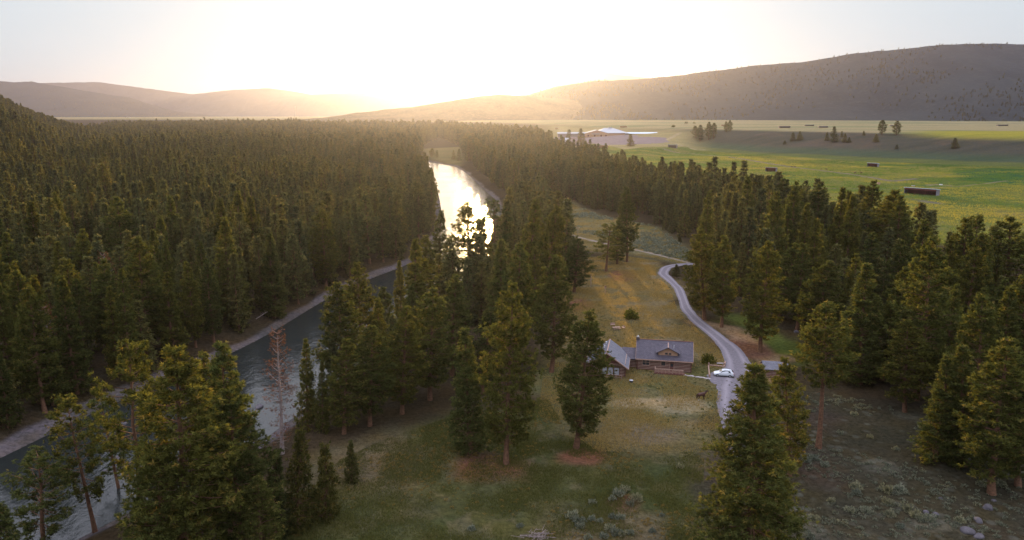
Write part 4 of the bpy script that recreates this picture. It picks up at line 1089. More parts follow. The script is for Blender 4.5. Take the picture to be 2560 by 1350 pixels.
# ------------------------------------------------------------------ the log cabin
FLp, FRp = flat(1593, 922), flat(1726.6, 931)
CW = float(np.linalg.norm(FRp - FLp)); CANG = math.atan2(*(FRp - FLp)[::-1])
cz = h1(*((FLp + FRp) / 2)) 
cabin = empty('log_cabin', (FLp[0], FLp[1], cz), CANG)
tag(cabin, 'brown log cabin with purple-grey shingle roof, gable wing and front deck', 'cabin')
def loc2(px, py, z=0.0):
    """photo pixel to cabin coordinates at height z over its base"""
    p = flat(px, py, cz + z) - FLp; c, s = math.cos(-CANG), math.sin(-CANG)
    return p[0] * c - p[1] * s, p[0] * s + p[1] * c
def log_wall(name, parent, a, b, z0, z1, gaps=(), step=.36, mat='log'):
    """stacked logs from a to b with pale chinking between; gaps are (s0, s1, za, zb) openings"""
    a = Vector((*a, 0)); b = Vector((*b, 0)); d = (b - a); L = d.length; d.normalize()
    lm, cm = MB(), MB(); nrm = Vector((d.y, -d.x, 0))
    z = z0 + step / 2
    while z < z1:
        spans = [(-.18, L + .18)]
        for s0, s1, za, zb in gaps:
            if za < z < zb:
                spans = [q for x0, x1 in spans for q in ((x0, min(x1, s0)), (max(x0, s1), x1)) if q[1] - q[0] > .05]
        for x0, x1 in spans:
            lm.tube(a + d * x0 + Vector((0, 0, z)), a + d * x1 + Vector((0, 0, z)), step * .40, n=8)
            p, q = a + d * max(x0, .05), a + d * min(x1, L - .05)
            o0, o1 = nrm * .06, nrm * -.06
            cm.add([p + o0 + Vector((0,0,z - step/2)), q + o0 + Vector((0,0,z - step/2)), q + o0 + Vector((0,0,z + step/2)), p + o0 + Vector((0,0,z + step/2)),
                    p + o1 + Vector((0,0,z - step/2)), q + o1 + Vector((0,0,z - step/2)), q + o1 + Vector((0,0,z + step/2)), p + o1 + Vector((0,0,z + step/2))],
                   [(0,1,2,3),(5,4,7,6),(3,2,6,7),(0,3,7,4),(1,5,6,2)])
        z += step
    w = lm.build(name, M[mat], parent, True); cm.build('chinking', M['chink'], w); return w
def window(parent, x0, x1, z0, z1, y, bars=1, name='window', glass='glass', frame='trim'):
    f = MB(); t = .09
    f.box((x0, y - .10, z0), (x1, y + .02, z0 + t)); f.box((x0, y - .10, z1 - t), (x1, y + .02, z1))
    f.box((x0, y - .10, z0 + t), (x0 + t, y + .02, z1 - t)); f.box((x1 - t, y - .10, z0 + t), (x1, y + .02, z1 - t))
    for k in range(bars):
        x = x0 + (x1 - x0) * (k + 1) / (bars + 1); f.box((x - .035, y - .09, z0 + t), (x + .035, y + .01, z1 - t))
    if bars: zc = (z0 + z1) / 2; f.box((x0 + t, y - .085, zc - .03), (x1 - t, y + .008, zc + .03))
    w = f.build(name, M[frame], parent)
    MB().box((x0 + t * .5, y - .05, z0 + t * .5), (x1 - t * .5, y - .02, z1 - t * .5)).build('pane', M[glass], w)
    return w
EV, RZ, DEP = 3.3, 6.35, 8.6
W = CW
wall = log_wall('wall', cabin, (0, 0), (W, 0), 0, EV, [(W*.09, W*.23, 1.2, 2.75), (W*.44, W*.53, 1.3, 2.75), (W*.605, W*.69, .1, 2.75)])
log_wall('wall', cabin, (W, 0), (W, DEP), 0, EV); log_wall('wall', cabin, (W, DEP), (0, DEP), 0, EV); log_wall('wall', cabin, (0, DEP), (0, 0), 0, EV)
g = MB()
for x in (.02, W - .02): g.add([(x - .05, 0, EV), (x - .05, DEP, EV), (x - .05, DEP / 2, RZ - .12), (x + .05, 0, EV), (x + .05, DEP, EV), (x + .05, DEP / 2, RZ - .12)], [(0,1,2),(5,4,3),(0,2,5,3),(1,4,5,2),(0,3,4,1)])
g.build('gable', M['plank'], cabin)
MB().box((.1, -.1, -.9), (W - .1, DEP, .02)).build('foundation', M['rock'], cabin)
sl = (RZ - EV) / (DEP / 2)
OH, OX = .7, .45
rf = MB()
zE = EV - sl * OH + .14
rf.slab([(-OX, -OH, zE), (W + OX, -OH, zE), (W + OX, DEP / 2, RZ), (-OX, DEP / 2, RZ)], .16)
rf.slab([(W + OX, DEP + OH, zE), (-OX, DEP + OH, zE), (-OX, DEP / 2, RZ), (W + OX, DEP / 2, RZ)], .16)
roof = rf.build('roof', M['shingle'], cabin)
fb = MB()
for x in (-OX, W + OX):
    s = -1 if x < 0 else 1
    for (ya, za, yb, zb) in ((-OH, zE, DEP / 2, RZ), (DEP + OH, zE, DEP / 2, RZ)):
        fb.add([(x, ya, za + .02), (x, yb, zb + .02), (x, yb, zb - .26), (x, ya, za - .26), (x + s * .05, ya, za + .02), (x + s * .05, yb, zb + .02), (x + s * .05, yb, zb - .26), (x + s * .05, ya, za - .26)],
               [(0,1,2,3),(7,6,5,4),(0,4,5,1),(1,5,6,2),(2,6,7,3),(3,7,4,0)])
fb.box((-OX, -OH - .05, zE - .28), (W + OX, -OH - .003, zE - .02)); fb.build('fascia', M['trim'], roof)
MB().box((-OX, DEP / 2 - .12, RZ - .02), (W + OX, DEP / 2 + .12, RZ + .07)).build('ridge_cap', M['plank'], roof)
# stone chimney on the left gable, metal flue
ch = MB().box((-.55, DEP / 2 - .45, -.2), (.18, DEP / 2 + .35, RZ + .4)).box((-.62, DEP / 2 - .52, RZ + .4), (.25, DEP / 2 + .42, RZ + .52)).build('chimney', M['rock'], cabin)
MB().tube((-.18, DEP / 2, RZ + .52), (-.18, DEP / 2, RZ + .85), .15, n=10).build('flue', M['white'], ch)
# dormer
dx = W * .565; dw = 2.25; zb = EV + sl * .35; dz = zb + 1.3; dr = dz + 1.1; dyf = .55
dback = (dr - EV) / sl
dm = MB().add([(dx - dw, dyf, zb - .3), (dx + dw, dyf, zb - .3), (dx + dw, dyf, dz - .35), (dx, dyf, dr - .2), (dx - dw, dyf, dz - .35),
               (dx - dw, 3.0, zb - .3), (dx + dw, 3.0, zb - .3), (dx + dw, 3.0, dz - .35), (dx, 3.0, dr - .2), (dx - dw, 3.0, dz - .35)],
              [(0,1,2,3,4),(9,8,7,6,5),(0,5,6,1),(1,6,7,2),(2,7,8,3),(3,8,9,4),(4,9,5,0)]).build('dormer', M['tan'], cabin)
window(dm, dx - .75, dx + .05, zb + .35, zb + 1.0, dyf - .01, 0); window(dm, dx + .12, dx + .85, zb + .35, zb + 1.0, dyf - .01, 0)
ds = MB(); e = dw + .6; dze = dr - e * .50
for s in (-1, 1):
    yb_low = max(.9, (dze - EV) / sl)
    q = [(dx + s * e, dyf - .7, dze), (dx, dyf - .7, dr), (dx, dback + .35, dr), (dx + s * e, yb_low + .2, dze)]
    ds.slab(q if s < 0 else q[::-1], .12)
dro = ds.build('dormer_roof', M['shingle'], dm)
MB().box((dx - .09, dyf - .72, dr - .02), (dx + .09, dback + .3, dr + .06)).build('ridge_cap', M['trim'], dro)
MB().tube((dx + 1.35, dyf + 1.2, dr - .9), (dx + 1.35, dyf + 1.2, dr + .15), .06, n=8).build('vent_pipe', M['white'], dro)
# openings of the front
window(cabin, W*.09, W*.23, 1.2, 2.75, -.02, 1)
window(cabin, W*.44, W*.53, 1.3, 2.75, -.02, 0)
dfr = MB().box((W*.605, -.12, .1), (W*.612, .03, 2.75)).box((W*.683, -.12, .1), (W*.69, .03, 2.75)).box((W*.612, -.12, 2.65), (W*.683, .03, 2.75)).build('door_frame', M['trim'], cabin)
dd = MB().box((W*.613, -.06, .1), (W*.682, -.01, 2.64)).build('door', M['plank'], cabin)
MB().box((W*.622, -.078, 1.25), (W*.672, -.061, 2.0)).build('door_pane', M['glass'], dd)
MB().tube((W*.675, -.06, 1.1), (W*.675, -.14, 1.1), .035).build('handle', M['steel'], dd)
# front deck
d0, d1, dy = W*.33, W*.86, -2.3
dk = MB().box((d0, dy, .05), (d1, -.2, .2))
for k in range(8): dk.box((d0 + .05, dy + .03 + k * .26, .203), (d1 - .05, dy + .25 + k * .26, .235))
deck = dk.build('deck', M['plank'], cabin)
MB().box((d0 + .02, dy - .05, -.8), (d1 - .02, dy - .004, .2)).box((d0 - .05, dy, -.8), (d0 - .004, -.2, .2)).box((d1 + .004, dy, -.8), (d1 + .05, -.2, .2)).build('deck_skirt', M['plank'], deck)
rl = MB(); n = 9
for k in range(n): x = d0 + .1 + (d1 - d0 - .2) * k / (n - 1); rl.box((x - .06, dy + .04, .2), (x + .06, dy + .16, 1.15))
rl.box((d0, dy + .01, 1.15), (d1, dy + .19, 1.25)).box((d0 + .04, dy + .07, .5), (d1 - .04, dy + .13, .6)).box((d0 + .04, dy + .07, .82), (d1 - .04, dy + .13, .9))
rl.box((d0 + .02, dy + .2, 1.15), (d0 + .2, -.4, 1.25)); rl.build('railing', M['wood'], deck)
st = MB()
for k in range(3): st.box((d1 + .06 + .3 * k, dy + .3, -.25 - .0 * k), (d1 + .36 + .3 * k, -.6, .16 - .16 * k))
st.build('steps', M['plank'], deck)
# wing: gable end to the viewer, left of the main block
wx1 = loc2(1562, 940, 0)[0]; wyf = loc2(1562, 943, 0)[1]
ww = 8.4; wx0 = wx1 - ww; wl = 8.8; wE, wR = 3.1, 6.2; wc = (wx0 + wx1) / 2
wing = empty('wing', (0, 0, 0)); wing.parent = cabin
def wp(mb, name, mat, smooth=False): return mb.build(name, M[mat], cabin, smooth)
log_wall('wing_wall', cabin, (wx0, wyf), (wx1, wyf), 0, wE, [(ww*.35, ww*.86, .1, 2.35)]); log_wall('wing_wall', cabin, (wx1, wyf), (wx1, wyf + wl), 0, wE); log_wall('wing_wall', cabin, (wx0, wyf + wl), (wx0, wyf), 0, wE)
bpy.data.objects.remove(wing)
MB().box((wx0 + .1, wyf + .12, -.9), (wx1 - .1, wyf + wl - .1, .02)).build('foundation', M['rock'], cabin)
MB().prism([(wx0, wE), (wx1, wE), (wc, wR - .15)], 'y', wyf - .06, wyf + .08).build('gable', M['plank'], cabin)
MB().prism([(wx0, wE), (wx1, wE), (wc, wR - .15)], 'y', wyf + wl - .08, wyf + wl + .06).build('gable', M['plank'], cabin)
MB().box((wx0 - .1, wyf - .12, wE - .12), (wx1 + .1, wyf - .065, wE + .1)).build('tie_beam', M['trim'], cabin)
ws = (wR - wE) / (ww / 2); wo = .9; zE2 = wE - ws * wo + .14; yf, yb = wyf - 1.5, wyf + wl + .5
wr = MB().slab([(wx1 + wo, yf, zE2), (wx1 + wo, yb, zE2), (wc, yb, wR), (wc, yf, wR)], .16).slab([(wx0 - wo, yb, zE2), (wx0 - wo, yf, zE2), (wc, yf, wR), (wc, yb, wR)], .16)
wroof = wr.build('wing_roof', M['shingle_pale'], cabin)
bg_ = MB()
for s, xe in ((1, wx1 + wo), (-1, wx0 - wo)):
    bg_.add([(xe, yf - .05, zE2 + .03), (wc, yf - .05, wR + .03), (wc, yf - .05, wR - .26), (xe, yf - .05, zE2 - .26), (xe, yf - .004, zE2 + .03), (wc, yf - .004, wR + .03), (wc, yf - .004, wR - .26), (xe, yf - .004, zE2 - .26)],
            [(0,1,2,3),(7,6,5,4),(0,4,5,1),(2,6,7,3),(3,7,4,0),(1,5,6,2)])
bg_.box((wx1 + wo + .003, yf, zE2 - .24), (wx1 + wo + .05, yb, zE2 + .02)); bg_.build('fascia', M['trim'], wroof)
MB().box((wc - .1, yf, wR - .02), (wc + .1, yb, wR + .07)).build('ridge_cap', M['trim'], wroof)
for k, t in enumerate((.22, .45, .66)):
    y = yb + (yf - yb) * t; x = wc - .75 - .25 * k; z = wR - ws * (wc - x)
    MB().tube((x, y, z - .1), (x, y, z + .55), .09, n=8).tube((x, y, z + .5), (x, y, z + .62), .17, n=8).build('roof_vent', M['white'], wroof)
for k in range(3):
    a = wx0 + ww * (.35 + .17 * k) + .06; window(cabin, a, a + ww * .17 - .12, .25, 2.3, wyf - .03, 0, glass='curtain', frame='plank')
wd = MB().box((wx0 + ww * .3, wyf - 1.9, -.1), (wx1 - .5, wyf - .2, .08)); wdk = wd.build('wing_deck', M['plank'], cabin)
MB().box((wx0 + ww * .3, wyf - 1.95, -.9), (wx1 - .5, wyf - 1.904, .06)).build('deck_skirt', M['plank'], wdk)
r2 = MB()
for k in range(5): x = wx0 + ww * .3 + .1 + (ww * .7 - .7) * k / 4; r2.box((x - .05, wyf - 1.86, .08), (x + .05, wyf - 1.76, 1.0))
r2.box((wx0 + ww * .3, wyf - 1.9, 1.0), (wx1 - .5, wyf - 1.72, 1.08)).box((wx0 + ww * .3, wyf - 1.84, .5), (wx1 - .5, wyf - 1.78, .58)); r2.build('railing', M['wood'], wdk)
# link between the two blocks
lx0, lx1 = wx1 + .2, .02
log_wall('link_wall', cabin, (lx0, .9), (lx1 - .15, .9), 0, 2.5)
MB().box((lx0, 1.05, 0), (lx1 - .3, 5.4, 2.5)).build('link_room', M['plank'], cabin)
lz = 4.35
MB().slab([(wx1 - 1.2, .1, 2.45), (.0, .1, 2.45), (.0, 3.3, lz), (wx1 - 1.2, 3.3, lz)], .14).slab([(.0, 6.4, 2.45), (wx1 - 1.2, 6.4, 2.45), (wx1 - 1.2, 3.3, lz), (.0, 3.3, lz)], .14).build('link_roof', M['shingle'], cabin)

# ------------------------------------------------------------------ things around the cabin
def at_px(name, px, py, rz, label, cat, group=None):
    o = empty(name, ground(px, py), rz); return tag(o, label, cat, group)
# garden furniture behind the cabin
t = at_px('picnic_table', 1541, 824, R(8), 'rustic wooden picnic table on the lawn behind the cabin', 'table')
MB().box((-1.1, -.42, .70), (1.1, -.15, .76)).box((-1.1, -.13, .70), (1.1, .13, .76)).box((-1.1, .15, .70), (1.1, .42, .76)).build('tabletop', M['wood'], t)
for y in (-.75, .75): MB().box((-1.1, y - .15, .42), (1.1, y + .15, .47)).build('seat', M['wood'], t)
for x in (-.75, .75):
    MB().box((x - .04, -.78, .36), (x + .04, .78, .42)).box((x - .04, -.4, .62), (x + .04, .4, .70)).tube((x, -.62, -.05), (x, -.22, .66), .05, n=6).tube((x, .62, -.05), (x, .22, .66), .05, n=6).build('leg_frame', M['wood'], t)
def chair(px, py, rz, label):
    c = at_px('garden_bench', px, py, rz, label, 'bench', 'wooden benches around the picnic table')
    MB().box((-.65, -.3, .40), (.65, .3, .46)).build('seat', M['wood'], c); MB().box((-.65, .26, .5), (.65, .32, .68)).box((-.65, .28, .72), (.65, .34, .92)).build('backrest', M['wood'], c)
    for x in (-.6, .6):
        for y in (-.25, .28): MB().box((x - .05, y - .04, -.05), (x + .05, y + .04, .40 if y < 0 else .95)).build('leg', M['wood'], c)
chair(1532, 815, R(0), 'wooden bench behind the picnic table, farther from the cabin')
chair(1558, 822, R(-70), 'wooden bench at the right end of the picnic table')
# post with a nesting box, bare stake, utility pole
b = at_px('birdhouse', 1513, 733, 0, 'small nesting box on a wooden post on the lawn', 'birdhouse')
MB().box((-.07, -.07, -.2), (.07, .07, 1.7)).build('post', M['wood'], b)
MB().box((-.3, -.25, 1.7), (.3, .25, 2.35)).build('box', M['wood'], b); MB().prism([(-.42, 2.32), (.42, 2.32), (0, 2.7)], 'y', -.36, .36).build('roof', M['plank'], b)
p = at_px('fence_post', 1477, 714, 0, 'weathered wooden post standing alone at the upper left of the lawn', 'post')
MB().tube((0, 0, -.3), (0, 0, 3.6), .16, .13).build('post', M['bark_pole'], p); MB().tube((-.05, 0, 3.6), (-.05, 0, 4.3), .05).build('pipe', M['steel'], p)
p = at_px('utility_pole', 1444, 622, R(20), 'tall thin utility pole at the edge of the sage meadow', 'pole')
MB().tube((0, 0, -.5), (0, 0, 10.2), .17, .11).build('pole', M['bark_pole'], p); MB().box((-.9, -.06, 9.5), (.9, .06, 9.65)).build('crossarm', M['bark_pole'], p)
for x in (-.75, 0.0, .75): MB().tube((x, 0, 9.65), (x, 0, 9.9), .05, .035, 6).build('insulator', M['white'], p)
# lattice mast beyond the forest
mp = ground(740, 303); hm = rise(mp, 264)
mast = empty('radio_mast', mp); tag(mast, 'tall thin radio mast beyond the forest on the left plain', 'mast')
mb = MB(); w0, w1 = hm * .012, hm * .006
for sx_, sy_ in ((-1, -1), (1, -1), (1, 1), (-1, 1)): mb.tube((sx_ * w0, sy_ * w0, 0), (sx_ * w1, sy_ * w1, hm * .97), .22, .16, 5)
for k in range(24):
    z0, z1 = hm * .97 * k / 24, hm * .97 * (k + 1) / 24; a = w0 + (w1 - w0) * k / 24; c = w0 + (w1 - w0) * (k + 1) / 24
    for (p0, p1) in (((-a, -a), (c, -c)), ((a, -a), (c, c)), ((a, a), (-c, c)), ((-a, a), (-c, -c))): mb.tube((*p0, z0), (*p1, z1), .12, n=4)
mb.build('lattice', M['steel'], mast); MB().tube((0, 0, hm * .9), (0, 0, hm), .25, .1, 6).build('antenna', M['steel'], mast)
for z in (.88, .93): MB().tube((w1 * 1.5, 0, hm * z), (w1 * 2.2, 0, hm * z), .9, n=10).tube((-w1 * 2.2, 0, hm * z), (-w1 * 1.5, 0, hm * z), .9, n=10).build('dish', M['white'], mast)
# bucket and stone path
k = at_px('fire_bucket', 1578, 956, 0, 'small dark round fire pot on the grass in front of the cabin wing', 'fire pot')
MB().tube((0, 0, .1), (0, 0, .5), .34, .42, 12).build('bowl', M['iron'], k); MB().tube((0, 0, .5), (0, 0, .56), .46, .44, 12).build('rim', M['steel'], k)
for a in range(3): MB().tube((.25 * math.cos(a * 2.1), .25 * math.sin(a * 2.1), -.05), (.22 * math.cos(a * 2.1), .22 * math.sin(a * 2.1), .14), .035, n=6).build('leg', M['iron'], k)
pa, pb = np.array(ground(1706, 937)[:2]), np.array(ground(1772, 947)[:2])
pm = MB()
for k in range(15):
    q = pa + (pb - pa) * k / 14 + rng.normal(0, .12, 2); r_ = rng.uniform(.28, .48); z = h1(*q); m_ = 7
    ring = [(q[0] + r_ * rng.uniform(.8, 1.15) * math.cos(6.283 * i / m_), q[1] + r_ * .8 * math.sin(6.283 * i / m_), z + .09) for i in range(m_)]
    pm.add(ring + [(x, y, z - .1) for x, y, _ in ring], [tuple(range(m_))] + [((i + 1) % m_, i, m_ + i, m_ + (i + 1) % m_) for i in range(m_)])
tag(pm.build('stone_path', M['stone']), kind='structure', label='path of pale flat stones from the deck to the parking pad')
# timber edging round the pad: each beam is a thing
for (a, b2, l) in (((1771,915),(1774,944),'dark timber beam along the left side of the parking pad'), ((1773,914),(1811,917.5),'dark timber beam along the back of the parking pad'), ((1811,917),(1813,906),'short timber beam at the right rear corner of the parking pad')):
    A, B = ground(*a), ground(*b2); A.z += .14; B.z += .14
    tag(MB().tube(A, B, .17, n=8).build('edging_beam', M['wood']), l, 'beam', 'timber beams round the parking pad')
for (a, b2, l) in ((1772,915,'square post at the left rear corner of the parking pad'), (1774,944,'square post at the left front corner of the parking pad'), (1811,915,'pale post at the right rear corner of the parking pad')):
    p = ground(a, b2); o = MB().box((-.14, -.14, -.3), (.14, .14, .75)).box((-.17, -.17, .75), (.17, .17, .82)).build('edging_post', M['wood'], None, loc=p); tag(o, l, 'post', 'posts round the parking pad')
p = ground(1800, 912); o = MB().box((-.8, -.25, .40), (.8, .25, .47)).box((-.7, -.2, -.05), (-.58, .2, .40)).box((.58, -.2, -.05), (.7, .2, .40)).build('slab_bench', M['stone'], None, loc=p); tag(o, 'pale slab bench behind the parked car', 'bench')

# ------------------------------------------------------------------ car
def car():
    A, B = Vector((*ground(1788, 939)[:2], 0)), Vector((*ground(1829, 942)[:2], 0))      # nose left, tail right
    c = (A + B) / 2; root = empty('parked_car', (c.x, c.y, h1(c.x, c.y) + .07), math.atan2((A - B).y, (A - B).x))
    tag(root, 'white crossover car parked on the gravel pad beside the cabin', 'car')
    Lh, Wd = 2.3, .92
    # side profile: x forward, lower body and roofline, as cross-sections (x, half width at sill, half width at shoulder, shoulder z, top z, top half width)
    secs = [(-2.28,.72,.78,.78,.86,.70),(-2.15,.82,.88,.92,1.12,.72),(-1.75,.86,.92,.98,1.52,.66),(-1.1,.88,.93,.98,1.66,.64),(-.3,.88,.93,.97,1.68,.65),(.35,.88,.93,.96,1.58,.64),(.95,.88,.93,.95,1.16,.72),(1.15,.88,.92,.93,1.02,.78),(1.75,.84,.89,.86,.93,.74),(2.1,.76,.82,.74,.82,.66),(2.28,.62,.66,.62,.66,.52)]
    def ring(s, low=.24):
        x, a, b, zs, zt, w = s
        half = [(a * .9, low), (a, low + .12), (b, zs * .72), (b * .985, zs), (w, zt - .05), (w * .72, zt)]
        return [(x, y, z) for y, z in half] + [(x, -y, z) for y, z in half[::-1]]
    mb = MB(); rs = [ring(s) for s in secs]; k = len(rs[0]); vs = [p for r in rs for p in r]
    fs = [(i * k + j, (i + 1) * k + j, (i + 1) * k + (j + 1) % k, i * k + (j + 1) % k) for i in range(len(rs) - 1) for j in range(k)]
    fs += [tuple(range(k - 1, -1, -1)), tuple(range((len(rs) - 1) * k, len(rs) * k))]
    body = mb.add(vs, fs).build('body', M['white'], root, True)
    md = body.modifiers.new('smooth', 'SUBSURF'); md.levels = 1; md.render_levels = 2
    # glass: side windows follow the greenhouse, plus windscreen and rear window, proud of the body
    for s in (1, -1):
        pts = [(-1.65, 1.04), (-1.35, 1.50), (-.9, 1.56), (-.2, 1.57), (.30, 1.47), (.80, 1.06)]
        def yv(x, z):
            i = np.array([q[0] for q in secs]); zs = np.interp(x, i, [q[3] for q in secs]); zt = np.interp(x, i, [q[4] for q in secs]) - .05
            b = np.interp(x, i, [q[2] for q in secs]) * .985; w = np.interp(x, i, [q[5] for q in secs]); return b + (w - b) * (z - zs) / max(zt - zs, .05)
        g_ = MB(); v = [(x, s * (yv(x, z) + .012), z) for x, z in pts] + [(x, s * (yv(x, z) - .05), z) for x, z in pts]; n_ = len(pts)
        g_.add(v, [tuple(range(n_)), tuple(range(2 * n_ - 1, n_ - 1, -1))] + [((i + 1) % n_, i, n_ + i, n_ + (i + 1) % n_) for i in range(n_)]); g_.build('side_window', M['glass'], root)
        MB().box((.72, s * .97 - .09, 1.02), (.90, s * .97 + .09, 1.16)).build('wing_mirror', M['white'], root, bevel=.03)
        MB().box((-1.5, s * .915 - .02, .26), (1.2, s * .915 + .02, .40)).build('sill', M['plastic'], root)
        MB().box((1.95, s * .62 - .17, .64), (2.16, s * .62 + .17, .76)).build('headlight', M['lamp_clear'], root, bevel=.03)
        MB().box((-2.30, s * .66 - .16, .80), (-2.12, s * .66 + .16, .96)).build('tail_light', M['lamp_red'], root, bevel=.03)
        for x in (1.42, -1.38):
            w = MB().tube((x, s * .74, .34), (x, s * .94, .34), .345, n=20).build('wheel', M['rubber'], root, bevel=.03)
            MB().tube((x, s * .93, .34), (x, s * .955, .34), .21, n=16).build('rim', M['alloy'], w)
        MB().tube((-1.5, s * .60, 1.70), (.1, s * .60, 1.71), .025, n=6).build('roof_rail', M['plastic'], root)
    MB().slab([(.42, .60, 1.575), (.42, -.60, 1.575), (.98, -.70, 1.185), (.98, .70, 1.185)], .03).build('windscreen', M['glass'], root)
    MB().slab([(-2.17, .60, 1.17), (-2.17, -.60, 1.17), (-1.80, -.56, 1.53), (-1.80, .56, 1.53)], .03).build('rear_window', M['glass'], root)
    MB().box((2.16, -.55, .36), (2.29, .55, .56)).build('bumper', M['plastic'], root, bevel=.03); MB().box((-2.32, -.7, .34), (-2.16, .7, .56)).build('bumper', M['plastic'], root, bevel=.03)
    return root
car()

# ------------------------------------------------------------------ horses
def skin(name, pts, edges, mat, root=0, parent=None, sub=1):
    me = bpy.data.meshes.new(name); me.from_pydata([p[:3] for p in pts], edges, [])
    o = link_mesh(name, me, mat, parent)
    m = o.modifiers.new('skin', 'SKIN'); m.use_smooth_shade = True
    for v, p in zip(me.skin_vertices[0].data, pts): v.radius = (p[3], p[4] if len(p) > 4 else p[3])
    me.skin_vertices[0].data[root].use_root = True
    s = o.modifiers.new('sub', 'SUBSURF'); s.levels = sub; s.render_levels = sub + 1
    return o
def horse(p, rz, label, s=1.0, graze=False, group=None):
    r = empty('horse', p, rz); r.scale = (s, s, s); tag(r, label, 'horse', group)
    hd = [(.98,0,1.44,.14,.21),(1.16,0,1.62,.12,.16),(1.30,0,1.72,.11,.12),(1.47,0,1.60,.08,.095),(1.60,0,1.48,.065,.07)] if not graze else [(1.0,0,1.20,.13,.19),(1.25,0,.80,.11,.14),(1.40,0,.48,.10,.12),(1.50,0,.24,.075,.09),(1.54,0,.08,.06,.06)]
    P = [(0,0,1.18,.30,.33),(.42,0,1.20,.29,.33),(.75,0,1.30,.23,.29),(-.42,0,1.22,.29,.33),(-.72,0,1.22,.20,.24)] + hd
    E = [(0,1),(1,2),(0,3),(3,4),(2,5),(5,6),(6,7),(7,8),(8,9)]
    for y in (.19, -.19):
        n = len(P); x = .62 + (.06 if y > 0 else -.06)
        P += [(.60,y,.98,.13,.15),(x,y,.56,.062,.07),(x + .01,y,.30,.045),(x + .02,y,.10,.045),(x + .06,y,.03,.06,.05)]; E += [(1,n),(n,n+1),(n+1,n+2),(n+2,n+3),(n+3,n+4)]
        n = len(P); x = -.66 + (.10 if y < 0 else -.05)
        P += [(-.56,y,1.00,.17,.19),(x + .12,y,.74,.10,.12),(x - .06,y,.50,.06,.07),(x - .01,y,.26,.045),(x + .01,y,.10,.045),(x + .05,y,.03,.06,.05)]; E += [(3,n),(n,n+1),(n+1,n+2),(n+2,n+3),(n+3,n+4),(n+4,n+5)]
    skin('body', P, E, M['horse'], 0, r)
    h7 = hd[2]
    mn = MB()
    for a, b in zip(hd[:2], hd[1:3]): mn.tube((a[0] - .16, 0, a[2] + .10), (b[0] - .11, 0, b[2] + .07), .05, n=6)
    mn.build('mane', M['horse_black'], r, True)
    for y in (.06, -.06): MB().tube((h7[0] - .02, y, h7[2] + .08), (h7[0] - .01, y * 1.25, h7[2] + .24), .035, .008, 6).build('ear', M['horse'], r)
    MB().tube((-.88, 0, 1.36), (-1.0, 0, 1.0), .05, .08).tube((-1.0, 0, 1.0), (-.98, 0, .55), .08, .03).build('tail', M['horse_black'], r, True)
    if not graze: MB().tube((-.57, -.19, .05), (-.57, -.19, .28), .062, .055, 8).build('sock', M['horse_white'], r)
    return r
q = ground(1752, 1000); horse(q, R(18), 'dark brown horse standing on the grass beside the gravel drive, one white hind foot', 1.12)
for k, (a, b, rz, l) in enumerate(((1979,419,20,'leftmost tiny dark horse in the green field beyond the pines'),(1987,419,160,'second tiny dark horse from the left in the green field'),(2053,424,70,'tiny dark horse in the middle of the green field'),(2066,425,200,'tiny pale-edged horse right of the middle one'),(2137,434,15,'left horse of the pair beside the grey field track'),(2153,434,170,'right horse of the pair beside the grey field track'))):
    horse(ground(a, b), R(rz), l, 1.15, k % 2 == 0, 'horses out in the green field')

# ------------------------------------------------------------------ sheds in the field
def shed(bx, by, wpx, hpx, ang, label, walls='red', roof='blue_metal', deep=.45, slope=.2, group='open sheds scattered over the ranch land', bays=3):
    """three-sided shelter; bx, by: middle of its front foot in the photo"""
    p = ground(bx, by); d = depth(p); W_ = wpx * d / F; H_ = max(1.8, hpx * d / F); D_ = min(max(W_ * deep, 3.0), 9)
    r = empty('field_shed', p, R(ang)); tag(r, label, 'shed', group)
    x = W_ / 2; hb = H_ * (1 - slope)
    MB().box((-x, D_ - .15, -.3), (x, D_, hb)).build('back_wall', M[walls], r)
    for s in (-1, 1):
        a = s * x - (.15 if s > 0 else 0)
        MB().prism([(0, -.3), (D_ - .16, -.3), (D_ - .16, hb), (0, H_)], 'x', a, a + .15).build('side_wall', M[walls if walls != 'red' else 'greywall'], r)
    mb = MB().box((-x + .16, .0, H_ * .72), (x - .16, .12, H_ - .02))
    for k in range(1, bays): mb.box((-x + W_ * k / bays - .12, .0, -.3), (-x + W_ * k / bays + .12, .12, H_ * .72))
    mb.build('front_frame', M[walls], r)
    MB().slab([(-x - .35, -.6, H_ + .35), (x + .35, -.6, H_ + .35), (x + .35, D_ + .3, hb + .27), (-x - .35, D_ + .3, hb + .27)], .34).build('roof', M[roof], r)
shed(2299, 487, 74, 16, -47, 'long red-brown open shed with blue-grey roof in the green field, largest of the field sheds', deep=.35)
shed(1926, 429, 26, 10, -40, 'red-brown shed with pale roof in the middle of the field, left of centre', roof='white_metal')
shed(2180, 417, 25, 9, -50, 'small red shed with blue roof near the foot of the slope')
shed(1680, 370, 21, 8, -32, 'grey-brown shed with white roof beyond the yard, near the slope foot', 'greywall', 'white_metal')
shed(1962, 320, 27, 4.5, -3, 'low dark shed on the upper plain, left of three above the slope', 'greywall', 'greywall')
shed(2024, 315, 22, 3, -3, 'low shed far out on the upper plain, middle of three above the slope', 'greywall', 'white_metal')
shed(2059, 319.5, 22, 4, -3, 'low dark shed on the upper plain, right of three above the slope', 'greywall', 'white_metal')
shed(2234, 316, 16, 3, -3, 'tiny pale shed behind the big terrace pines', 'greywall', 'white_metal')
shed(2508, 315, 24, 3.2, -3, 'dark low shed at the far right of the upper plain', 'greywall', 'greywall')
shed(1559, 319, 17, 3.5, 0, 'brown shed on the plain behind the arena barn', 'tan', 'tan')
